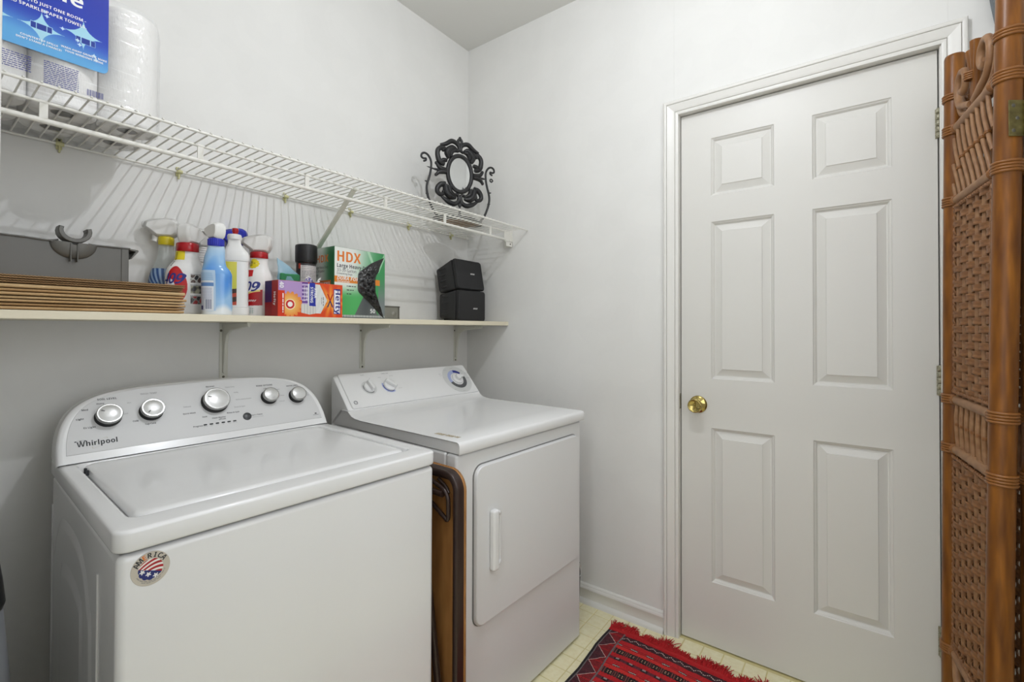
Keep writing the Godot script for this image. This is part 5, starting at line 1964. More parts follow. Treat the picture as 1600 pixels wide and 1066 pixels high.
	# the bulging bag: left and right edge of the opening, row by row
	var l := [[0.219, 0.240], [0.16, 0.212], [0.126, 0.188], [0.104, 0.172], [0.1, 0.15], [0.099, 0.128], [0.102, 0.102], [0.124, 0.083], [0.152, 0.062], [0.176, 0.042], [0.198, 0.022], [0.219, 0.006]]
	var r := [[0.2225, 0.2395], [0.204, 0.205], [0.197, 0.183], [0.188, 0.171], [0.182, 0.15], [0.182, 0.128], [0.184, 0.102], [0.192, 0.085], [0.2, 0.062], [0.209, 0.042], [0.217, 0.022], [0.2225, 0.006]]
	var nz := FastNoiseLite.new()
	nz.seed = 21
	nz.frequency = 40.0
	nz.noise_type = FastNoiseLite.TYPE_SIMPLEX
	b = MB.new()
	var lc := []
	var rc := []
	for i in l.size():
		lc.append(Vector3(l[i][0], l[i][1], 0))
		rc.append(Vector3(r[i][0], r[i][1], 0))
	var lf := curve(lc, 5)
	var rf := curve(rc, 5)
	var rows := []
	for i in lf.size():
		var row := PackedVector3Array()
		for j in 31:
			var k := j / 30.0
			var p := lf[i].lerp(rf[i], k)
			var lift := sin(PI * k) * sin(PI * clampf(i / (lf.size() - 1.0), 0.02, 0.98))
			var cr := 1.0 - absf(nz.get_noise_2d(p.x + p.y * 0.4, p.y * 0.7 - p.x * 0.5)) * 2.4
			row.append(p + Vector3(0, 0, 0.0009 + maxf(lift, 0.0) * (0.012 + 0.016 * cr)))
		rows.append(row)
	b.grid(rows, false, Vector3(0, 0, 1))
	var bag := mat("black_bag_film", rgb(9, 9, 10), 0.2)
	bag.clearcoat_enabled = true
	bag.clearcoat = 0.6
	put("bag_bulge", b, bag, t, "crumpled black plastic bag")
	# ---- orange carton of kitchen bags
	w = 0.225
	h = 0.1125
	dp = 0.08
	t = thing("kitchen_bag_box", "small orange and lavender box of drawstring bags with its torn flap standing up", "box", Vector3(-1.153, Y, 0.264), deg_to_rad(0.8))
	b = MB.new()
	b.bx(Vector3(0, 0, -dp), Vector3(w, h, 0), 0.0015, 2)
	put("carton", b, mat("carton_orange", rgb(206, 62, 26), 0.42), t)
	tex = paint(320, 160, func(u: float, v: float) -> Color:
		var c := Color8(214, 70, 28)
		if u < 0.4 and v < 0.46 + 0.2 * u:
			c = Color8(176, 146, 196)
		var p := Vector2((u - 0.17) * 2.0, v - 0.66)
		if p.length() < 0.3 + 0.07 * absf(sin(p.angle() * 8.0)):
			c = Color8(238, 206, 120).lerp(Color8(226, 110, 40), clampf(p.length() * 2.6 - 0.2, 0, 1))
		if p.length() < 0.15:
			c = Color8(196, 30, 30) if p.length() > 0.075 else Color8(238, 234, 228)
			if p.length() > 0.125:
				c = Color8(240, 226, 190)
		if u < 0.09:
			c = Color8(204, 54, 30) if v > 0.28 else Color8(170, 140, 192)
		var s := Vector2((u - 0.8) * 2.0, v - 0.52)
		if u > 0.6:
			c = Color8(214, 70, 28).lerp(Color8(244, 176, 60), clampf(1.0 - s.length() * 2.0 + 0.25 * sin(s.angle() * 11.0), 0, 1))
		if u > 0.345 and u < 0.44 and v < 0.66:
			c = Color8(96, 58, 140) if fposmod(v * 9.0 + 0.2 * u, 1.0) < 0.55 else Color8(190, 172, 206)
		# the white bag and its blue banner
		var lim := 0.74 - absf(v - 0.5) * 0.26
		if u > 0.43 and u < lim and v < 0.9 and v > 0.04:
			c = Color8(224, 224, 220).lerp(Color8(196, 198, 198), absf(sin(u * 40.0 + v * 9.0)) * 0.3)
		if u > 0.33 and u <= 0.56 and v > 0.64 and v < 0.94 - 0.4 * absf(u - 0.46):
			c = Color8(222, 220, 214).lerp(Color8(168, 168, 164), absf(sin(u * 70.0)) * 0.5)
		if u > 0.455 and u < 0.56 - 0.015 * (1.0 - v) and v < 0.68 + 0.1 * (u - 0.455):
			c = Color8(34, 48, 156)
		var tw := Vector2((u - 0.79) * 2.0, v - 0.5)
		if absf(absf(tw.x) - absf(tw.y) * 0.42) < 0.022 and absf(tw.y) < 0.2:
			c = Color8(176, 30, 30) if tw.y < 0.0 else Color8(60, 44, 90)
		if u > 0.85 and u < 0.965 and v > 0.14 and v < 0.9:
			c = Color8(238, 236, 240) if u > 0.86 and u < 0.955 and v > 0.16 and v < 0.88 else Color8(34, 46, 140)
		return c)
	b = MB.new()
	b.quad(Vector3(0.0008, 0.0008, 0.0004), Vector3(w - 0.0008, 0.0008, 0.0004), Vector3(w - 0.0008, h - 0.0008, 0.0004), Vector3(0.0008, h - 0.0008, 0.0004), Vector3(0, 0, 1))
	put("front_print", b, printed("kitchen_box_front", tex, 0.36), t)
	tex = paint(64, 96, func(u: float, v: float) -> Color:
		if u > 0.55:
			return Color8(168, 26, 24)
		return Color8(52, 30, 92) if v < 0.6 else Color8(150, 24, 30))
	b = MB.new()
	b.quad(Vector3(-0.0004, 0.0008, -dp + 0.001), Vector3(-0.0004, 0.0008, -0.001), Vector3(-0.0004, h - 0.0008, -0.001), Vector3(-0.0004, h - 0.0008, -dp + 0.001), Vector3(-1, 0, 0))
	put("side_print", b, printed("kitchen_box_side", tex, 0.36), t)
	F = Transform3D(Basis(Vector3(0, 0, 1), -PI / 2), Vector3(0, 0, 0.0008))
	var on := func(u: float, v: float) -> Transform3D: return Transform3D(Basis(Vector3(0, 0, 1), -PI / 2), Vector3(u * w, (1.0 - v) * h, 0.0008))
	b = MB.new()
	write(b, "Hefty", 0.0175, on.call(0.878, 0.52), 0.0, "bold", null, 1.4)
	put("lettering", b, M.print_blue, t)
	b = MB.new()
	write(b, "40", 0.013, on.call(0.022, 0.13), 0.0)
	dashes(b, on.call(0.062, 0.36), 0.06, 0.0034, 3)
	write(b, "XTRA", 0.0095, on.call(0.53, 0.3), 0.0)
	write(b, "STRONG", 0.0095, on.call(0.472, 0.36), 0.0)
	write(b, "LAVENDER &", 0.005, on.call(0.405, 0.33), 0.0)
	write(b, "SWEET VANILLA", 0.005, on.call(0.37, 0.33), 0.0, "plain")
	var SS := Transform3D(Basis(Vector3(0, -1, 0), Vector3(0, 0, 1), Vector3(-1, 0, 0)), Vector3(-0.0008, 0.055, -0.024))
	write(b, "Hefty", 0.012, SS, 0.0)
	put("lettering", b, M.print_white, t)
	b = MB.new()
	dashes(b, on.call(0.67, 0.4), 0.03, 0.003, 1)
	dashes(b, on.call(0.645, 0.42), 0.024, 0.002, 4)
	put("small_print", b, M.print_grey, t)
	# torn flap
	b = MB.new()
	rows = []
	for i in 7:
		var row := PackedVector3Array()
		for j in 9:
			var u := 0.085 + 0.006 * j + 0.0028 * i
			var lift := 0.0035 * i
			row.append(Vector3(u + 0.004 * sin(i * 1.9), h + 0.0012 + lift * (0.45 + 0.55 * sin(j * 0.9 + 0.3)) , -0.002 - 0.0025 * i + 0.005 * sin(j * 1.7 + i) + 0.002 * i * j / 8.0))
		rows.append(row)
	b.grid(rows, false, Vector3(0, 1, 0.6))
	put("torn_flap", b, printed("flap_print", paint(48, 48, func(u: float, v: float) -> Color:
		return Color8(232, 230, 226) if u > 0.62 or v > 0.8 else (Color8(86, 64, 140) if fposmod(u * 6.0 + v * 3.0, 1.0) < 0.5 else Color8(190, 186, 196))), 0.4), t)
	# ---- sponge pack behind
	t = thing("scouring_sponges", "green scouring sponge in a pale blue plastic bag behind the orange box", "sponge", Vector3(-1.063, Y, 0.158))
	b = MB.new()
	b.bx(Vector3(-0.034, 0.0, -0.011), Vector3(0.034, 0.1465, 0.011), 0.006, 2)
	var sp := mat("scouring_green", Color.WHITE, 0.95)
	triplanar(sp, noise_tex(0.2, rgb(34, 104, 66), rgb(70, 150, 100)), Vector3.ONE * 20)
	put("sponge", b, sp, t)
	b = MB.new()
	rows = []
	nz.frequency = 22.0
	for i in 13:
		var k := i / 12.0
		var row := PackedVector3Array()
		for j in 20:
			var a := TAU * j / 20.0
			var u := cos(a)
			var topy := 0.196 - 0.052 * (u * 0.5 + 0.5)
			var xx := u * 0.039
			var zz := sin(a) * lerpf(0.0165, 0.004, pow(k, 2.6))
			var yy := lerpf(0.002, topy, k)
			var nn := nz.get_noise_3d(xx, yy, zz)
			row.append(Vector3(xx + nn * 0.003 * k, yy, zz + nn * 0.003 * (1.0 + k)))
		rows.append(row)
	b.grid(rows, true)
	var film := mat("blue_film", Color(0.62, 0.83, 0.93, 0.42), 0.16)
	film.transparency = BaseMaterial3D.TRANSPARENCY_ALPHA
	put("plastic_bag", b, film, t)
	# ---- little metal box
	t = thing("metal_tin", "small grey metal tin lying beside the large green box", "tin", Vector3(-0.612, Y, 0.068))
	b = MB.new()
	b.bx(Vector3(-0.07, 0, -0.035), Vector3(0.07, 0.06, 0.03), 0.003, 2)
	var tin := mat("tin_grey", rgb(146, 145, 136), 0.5, 0.5)
	put("tin_body", b, tin, t)
	b = MB.new()
	for e in [[0.0, 0.0565, 0.138, 0.006], [0.0, 0.004, 0.138, 0.006]]:
		b.rbox(Vector3(e[2], e[3], 0.003), Vector3(e[0], e[1], 0.031), 0.001)
	for x in [-0.067, 0.064]:
		b.rbox(Vector3(0.006, 0.058, 0.003), Vector3(x, 0.03, 0.031), 0.001)
	put("tin_rim", b, mat("tin_edge", rgb(112, 110, 102), 0.5, 0.5), t)
	b = MB.new()
	b.lathe([Vector2(0.011, 0.0), Vector2(0.009, 0.002), Vector2(0.0005, 0.0028)], 16)
	var kn := put("tin_boss", b, tin, t)
	kn.transform = Transform3D(Basis(Vector3(1, 0, 0), Vector3(0, 0, 1), Vector3(0, -1, 0)), Vector3(0.04, 0.026, 0.03))


# ---------------------------------------------------------------- two small black speakers, one on the other
func speakers() -> void:
	var tex := mat("speaker_case", rgb(34, 34, 35), 0.6)
	var grille := mat("speaker_grille", Color.WHITE, 0.7)
	triplanar(grille, noise_tex(0.25, rgb(22, 22, 23), rgb(44, 44, 45)), Vector3.ONE * 40)
	for k in 2:
		var t := thing("speaker", ["small black loudspeaker standing on the board shelf under another one", "small black loudspeaker leaning back on top of the other speaker"][k], "speaker", [Vector3(-0.184, 1.2452, 0.2), Vector3(-0.186, 1.3975, 0.199)][k], 0.0, "black loudspeakers on the board shelf")
		t.rotation.x = [0.0, deg_to_rad(-11.0)][k]
		var w := 0.0975
		var h := 0.147
		var ring := func(hw: float, y0: float, y1: float, z: float, r: float) -> PackedVector3Array:
			var a := PackedVector3Array()
			for p in rrect(hw, (y1 - y0) / 2, r, 4):
				a.append(Vector3(p.x, p.y + (y0 + y1) / 2, z))
			return a
		var b := MB.new()
		var rows := [ring.call(0.07, 0.02, h - 0.02, -0.146, 0.01), ring.call(0.078, 0.014, h - 0.014, -0.142, 0.014), ring.call(0.0865, 0.009, h - 0.009, -0.09, 0.012), ring.call(w - 0.001, 0.0015, h - 0.0015, -0.026, 0.01), ring.call(w - 0.001, 0.0015, h - 0.0015, -0.026, 0.01), ring.call(w - 0.003, 0.003, h - 0.003, -0.021, 0.01)]
		b.grid(rows, true)
		b.poly(rows[0], Vector3(0, 0, -1))
		b.poly(rows[5], Vector3(0, 0, 1))
		for s in [-1, 1]:
			for i in 4:
				var y := 0.03 + i * 0.029
				b.xf = Transform3D(Basis(Vector3.UP, -0.13 * s), Vector3(s * 0.0868, y, -0.078))
				b.rbox(Vector3(0.006, 0.0075, 0.075), Vector3.ZERO, 0.0025)
		b.xf = Transform3D.IDENTITY
		put("cabinet", b, tex, t)
		b = MB.new()
		b.xf = Transform3D(Basis.IDENTITY, Vector3(0, h / 2, -0.0095))
		b.extrude(rrect(w, h / 2, 0.014, 5), 0.019, 0.005, 0.7)
		put("grille", b, grille, t)
		if k == 0:
			b = MB.new()
			b.bx(Vector3(-0.06, 0.0, -0.135), Vector3(0.06, 0.016, -0.12), 0.003)
			put("rear_foot", b, M.black_plastic, t)
		b = MB.new()
		write(b, "BOSE", 0.0066, Transform3D(Basis(Vector3(1, 0, 0), Vector3(0.4, 1, 0), Vector3(0, 0, 1)), Vector3(0.018 if k == 1 else 0.02, [0.058, 0.075][k], 0.0004)), 0.0, "bold", null, 1.35)
		put("brand_lettering", b, M.print_white, t)


# ---------------------------------------------------------------- folded cardboard on the board shelf
func cardboard() -> void:
	var kraft := []
	for i in 3:
		var m := mat("kraft_board_%d" % i, Color.WHITE, 0.85)
		triplanar(m, noise_tex(0.03, [rgb(176, 142, 98), rgb(160, 126, 84), rgb(186, 154, 110)][i], [rgb(198, 164, 120), rgb(182, 148, 104), rgb(206, 176, 132)][i], FastNoiseLite.TYPE_SIMPLEX_SMOOTH, 256, 5 + i), Vector3(1.2, 8, 8))
		kraft.append(m)
	var flute := mat("kraft_flute", rgb(110, 74, 44), 0.95)
	var words := ["bottom sheet of the folded cardboard stack", "second folded cardboard sheet from the shelf board", "third folded cardboard sheet from the shelf board", "fourth folded cardboard sheet from the shelf board", "middle folded cardboard sheet of the stack", "fourth folded cardboard sheet from the top", "pale rounded folded cardboard sheet, third from the top", "open-edged folded cardboard sheet just under the top one", "topmost folded cardboard sheet, under the grey plastic bin"]
	var th := [0.0082, 0.0076, 0.0072, 0.0072, 0.0078, 0.0074, 0.0108, 0.0092, 0.0092]
	var y := 1.2452
	var r := RandomNumberGenerator.new()
	r.seed = 9
	for i in 9:
		var t := thing("cardboard_sheet", words[i] + ("" if words[i].split(" ").size() > 3 else " here"), "cardboard", Vector3(-1.615, y, 0.148), deg_to_rad(r.randf_range(-0.4, 0.4)), "folded cardboard sheets stacked on the board shelf")
		var h: float = th[i]
		var x1 := 0.215 + r.randf_range(-0.004, 0.003)
		var z1 := 0.122 + r.randf_range(-0.004, 0.004)
		var sag := func(x: float) -> float: return 0.0
		# two plies joined by a rounded fold at the front (or left open)
		var open := i >= 7
		var b := MB.new()
		b.xf = Transform3D(Basis(Vector3(0, 0, -1), Vector3.UP, Vector3(1, 0, 0)), Vector3((x1 - 0.205) / 2, h / 2, 0))
		var o := PackedVector2Array()
		var hh := h / 2 - 0.001
		if open:
			for p in [Vector2(0.12, -hh), Vector2(0.12, hh), Vector2(-z1, hh), Vector2(-z1, 0.0012), Vector2(-z1 + 0.012, 0.0006), Vector2(-z1 + 0.012, -0.0006), Vector2(-z1, -0.0012), Vector2(-z1, -hh)]:
				o.append(p)
		else:
			o.append(Vector2(0.12, -hh))
			o.append(Vector2(0.12, hh))
			for q in 9:
				var a := PI / 2 + PI * q / 8.0
				o.append(Vector2(-z1 + hh + cos(a) * hh, sin(a) * hh))
		b.extrude(o, x1 + 0.205, 0.0004, 0.6)
		put("folded_board", b, kraft[[0, 1, 0, 2, 0, 1, 2, 1, 0][i]], t)
		# fluted core showing at the cut ends
		b = MB.new()
		for s in ([-0.23, 0.26] if not open else [-0.28, 0.28]):
			var pts := PackedVector3Array()
			for q in 60:
				var z := lerpf(-0.118, z1 - h, q / 59.0)
				pts.append(Vector3(x1 + 0.0002, h / 2 + s * h + (0.001 if q % 2 == 0 else -0.001), z))
			b.tube(pts, 0.0006, 4, false)
			if open:
				pts = PackedVector3Array()
				for q in 150:
					pts.append(Vector3(lerpf(-0.2, x1, q / 149.0), h / 2 + s * h + (0.001 if q % 2 == 0 else -0.001), z1 + 0.0002))
				b.tube(pts, 0.0006, 4, false)
		put("fluting", b, flute, t)
		y += h + 0.0001


func grey_bin() -> void:
	var t := thing("plastic_bin", "grey plastic bin with a hook clip on its rim, lying on the cardboard stack", "bin", Vector3(-1.655, 1.3205, 0.09), deg_to_rad(0.5))
	var g := mat("bin_grey", rgb(98, 97, 92), 0.42)
	var b := MB.new()
	# thin-walled tray: front, back, ends, floor
	var h := 0.096
	b.bx(Vector3(-0.16, 0.002, 0.0568), Vector3(0.165, h, 0.0592), 0.001)
	b.bx(Vector3(-0.16, 0.002, -0.0592), Vector3(0.165, h, -0.0568), 0.001)
	b.bx(Vector3(0.1625, 0.002, -0.0575), Vector3(0.165, h - 0.006, 0.0575), 0.001)
	b.bx(Vector3(-0.16, 0.002, -0.0575), Vector3(-0.1575, h, 0.0575), 0.001)
	b.bx(Vector3(-0.16, 0.0, -0.0585), Vector3(0.165, 0.003, 0.0585), 0.001)
	# corner post and panel step
	b.bx(Vector3(0.15, 0.002, 0.0575), Vector3(0.1655, h - 0.002, 0.0615), 0.0015)
	put("tray", b, g, t)
	b = MB.new()
	b.tube(curve([Vector3(-0.16, h + 0.001, 0.061), Vector3(-0.04, h + 0.001, 0.061), Vector3(0.01, h - 0.001, 0.061), Vector3(0.03, h + 0.003, 0.061)], 5), 0.0022, 8)
	b.tube(curve([Vector3(0.085, h + 0.0, 0.061), Vector3(0.1, h - 0.001, 0.061), Vector3(0.168, h, 0.061)], 5), 0.0022, 8)
	b.xf = Transform3D(Basis(Vector3(1, 0, 0), Vector3(0, 1, 0), Vector3(0, 0, 1)), Vector3(0, 0, 0.03))
	b.extrude(PackedVector2Array([Vector2(0.16, h + 0.001), Vector2(0.186, h - 0.001), Vector2(0.187, h - 0.005), Vector2(0.172, h - 0.026), Vector2(0.169, h - 0.026), Vector2(0.18, h - 0.006), Vector2(0.16, h - 0.002)]), 0.058, 0.0006)
	put("rim", b, g, t)
	# hook: an open half ring on a round boss
	b = MB.new()
	var cx := 0.058
	var o := PackedVector2Array()
	for i in 13:
		var a := deg_to_rad(lerpf(160, 380, i / 12.0))
		o.append(Vector2(cx + cos(a) * 0.031, h + 0.0265 + sin(a) * 0.0285))
	for i in 13:
		var a := deg_to_rad(lerpf(380, 160, i / 12.0))
		o.append(Vector2(cx + cos(a) * 0.0215, h + 0.0275 + sin(a) * 0.0195))
	b.xf = Transform3D(Basis.IDENTITY, Vector3(0, 0, 0.058))
	b.extrude(o, 0.038, 0.0015, 0.7)
	b.xf = Transform3D.IDENTITY
	b.bx(Vector3(cx + 0.018, h + 0.026, 0.06), Vector3(cx + 0.0245, h + 0.0315, 0.067), 0.001)
	var hook := put("hook", b, g, t)
	b = MB.new()
	var dome := []
	for e in [[1.0, 0.0], [0.985, 0.0025], [0.93, 0.006], [0.75, 0.0105], [0.45, 0.0135], [0.15, 0.0145]]:
		var row := PackedVector3Array()
		for i in 17:
			var a := PI + PI * i / 16.0
			row.append(Vector3(cx + cos(a) * 0.044 * e[0], h - 0.001 + sin(a) * 0.04 * e[0], 0.0585 + e[1]))
		dome.append(row)
	b.grid(dome, false, Vector3(0, 0, 1))
	b.bx(Vector3(cx - 0.042, h - 0.004, 0.058), Vector3(cx + 0.042, h - 0.0005, 0.066), 0.001)
	b.bx(Vector3(cx - 0.009, h - 0.048, 0.0605), Vector3(cx - 0.0065, h - 0.004, 0.075), 0.001)
	b.bx(Vector3(cx + 0.0035, h - 0.048, 0.0605), Vector3(cx + 0.006, h - 0.004, 0.075), 0.001)
	put("boss", b, g, hook)


# ---------------------------------------------------------------- wrapped paper towels on the wire shelf
func towels() -> void:
	var t := thing("paper_towel_pack", "plastic-wrapped pack of white paper towel rolls with a blue label, on the wire shelf", "paper towels", Vector3(-1.632, 1.6972, 0.163))
	var paper := mat("towel_paper", rgb(238, 236, 232), 0.95)
	paper.normal_enabled = true
	paper.normal_texture = noise_tex(0.12, Color.BLACK, Color.WHITE, FastNoiseLite.TYPE_CELLULAR, 256, 4, true)
	paper.uv1_scale = Vector3(5, 4, 1)
	paper.normal_scale = 0.5
	var core := mat("core_card", rgb(176, 160, 134), 0.9)
	var H := 0.282
	for i in 3:
		for j in 2:
			var c := Vector3((i - 1) * 0.118, 0, [0.062, -0.062][j])
			var b := MB.new()
			b.lathe([Vector2(0.0205, 0.02), Vector2(0.0205, 0.003), Vector2(0.022, 0.002), Vector2(0.055, 0.002), Vector2(0.0585, 0.006), Vector2(0.059, 0.012), Vector2(0.059, H - 0.012), Vector2(0.0585, H - 0.006), Vector2(0.055, H - 0.002), Vector2(0.0205, H - 0.002)], 32, c)
			var ro := put("roll", b, paper, t)
			b = MB.new()
			b.lathe([Vector2(0.019, 0.0025), Vector2(0.0202, 0.0025), Vector2(0.0202, 0.0025), Vector2(0.0202, H - 0.003), Vector2(0.019, H - 0.003), Vector2(0.019, 0.0025)], 24, c)
			put("core", b, core, ro)
	# shrink film: closed skin, drawn in a little between the rolls
	var nz := FastNoiseLite.new()
	nz.seed = 6
	nz.frequency = 9.0
	var b := MB.new()
	var rows := []
	for i in 49:
		var y := lerpf(0.0004, H + 0.004, i / 48.0)
		var row := PackedVector3Array()
		var tuck := pow(absf(i / 24.0 - 1.0), 6.0) * 0.004
		for p in rrect(0.181 - tuck, 0.125 - tuck, 0.06, 18):
			var nn := nz.get_noise_3d(p.x * 1.6, y * 0.6, p.y * 1.6) + 0.45 * (1.0 - 2.0 * absf(nz.get_noise_3d(p.x * 3.0 + y, y * 2.2, p.y * 3.0)))
			row.append(Vector3(p.x, y, p.y) + Vector3(p.x, 0, p.y).normalized() * nn * 0.003)
		rows.append(row)
	b.grid(rows, true)
	b.poly(rows[0], Vector3.DOWN)
	b.poly(rows[48], Vector3.UP)
	var film := mat("shrink_film", Color(0.96, 0.97, 0.98, 0.1), 0.06)
	film.transparency = BaseMaterial3D.TRANSPARENCY_ALPHA
	film.normal_enabled = true
	film.normal_texture = noise_tex(0.02, Color.BLACK, Color.WHITE, FastNoiseLite.TYPE_SIMPLEX, 256, 12, true)
	film.normal_scale = 1.0
	film.uv1_scale = Vector3(5, 1.4, 1)
	put("plastic_wrap", b, film, t)
	# printed front: blue panel with stars and icons
	var x0 := -0.15
	var x1 := 0.0655
	var y0 := 0.099
	var y1 := 0.286
	var ww := x1 - x0
	var star := func(p: Vector2, c: Vector2, r: float) -> bool:
		var d := (p - c).abs() / r
		return pow(d.x, 0.55) + pow(d.y, 0.55) < 1.0
	var tex := paint(360, 330, func(u: float, v: float) -> Color:
		var p := Vector2(x0 + u * ww, y1 - v * (y1 - y0))
		var c := Color8(36, 52, 164).lerp(Color8(44, 80, 190), v).lerp(Color8(96, 168, 222), smoothstep(0.62, 1.0, v + 0.18 * (1.0 - u)))
		if star.call(p, Vector2(-0.045, 0.152), 0.037) or star.call(p, Vector2(0.022, 0.17), 0.035) or star.call(p, Vector2(-0.118, 0.152), 0.032):
			c = Color8(168, 218, 236)
		for e in [[-0.045, 0.1535], [0.026, 0.158]]:
			var q: Vector2 = p - Vector2(e[0], e[1])
			if absf(q.x) < 0.017 and absf(q.y) < 0.007:
				c = Color8(36, 60, 150) if absf(q.x) < 0.0162 and absf(absf(q.x) - 0.008) > 0.0007 and absf(q.y) < 0.0062 else Color8(176, 220, 240)
		for i in 14:
			var sc := Vector2(x0 + fposmod(i * 0.377, 1.0) * ww, y0 + 0.02 + fposmod(i * 0.618, 1.0) * 0.15)
			if star.call(p, sc, 0.006):
				c = Color8(206, 230, 246)
		return c)
	var Z := 0.1285
	b = MB.new()
	var o := PackedVector2Array()
	for p in rrect(ww / 2, (y1 - y0) / 2, 0.012, 5):
		o.append(p + Vector2((x0 + x1) / 2, (y0 + y1) / 2))
	var pts := PackedVector3Array()
	for p in o: pts.append(Vector3(p.x, p.y, Z))
	b.poly(pts, Vector3(0, 0, 1))
	for k in b.t.size():
		b.t[k] = Vector2((b.v[k].x - x0) / ww, (y1 - b.v[k].y) / (y1 - y0))
	put("blue_label", b, printed("towel_label", tex, 0.15), t)
	b = MB.new()
	var F := func(x: float, y: float) -> Transform3D: return Transform3D(Basis.IDENTITY, Vector3(x, y, Z + 0.0005))
	write(b, "Sparkle", 0.03, F.call(0.021, 0.228), 1.0, "bold", null, 1.1)
	write(b, "DON'T STICK TO JUST ONE ROOM -", 0.0066, F.call(0.026, 0.2), 1.0, "bold", null, 0.98)
	write(b, "YOU SHOULD SPARKLE PAPER TOWELS.", 0.0066, F.call(0.027, 0.1865), 1.0, "bold", null, 0.98)
	write(b, "COUNTERTOP SPILLS", 0.0042, F.call(-0.048, 0.123), 0.0)
	write(b, "DON'T STAND A CHANCE!", 0.0042, F.call(-0.048, 0.116), 0.0)
	write(b, "WASH AWAY GRIME & MAKE", 0.0042, F.call(0.024, 0.127), 0.0)
	write(b, "YOUR WINDOWS SHINE", 0.0042, F.call(0.024, 0.12), 0.0)
	put("lettering", b, M.print_white, t)
	b = MB.new()
	for i in 13:
		dashes(b, F.call(-0.041, 0.0835 - i * 0.0042), 0.056 if i != 12 else 0.03, 0.0017, i)
		if i < 8:
			dashes(b, F.call(-0.112, 0.08 - i * 0.0044), 0.052, 0.0017, i + 7)
	for i in 17:
		b.rbox(Vector3(0.0012 if i % 3 == 0 else 0.0007, 0.014, 0.0003), Vector3(0.03 + i * 0.0017, 0.045, Z + 0.0003), 0.0001)
	put("small_print", b, M.print_blue, t)


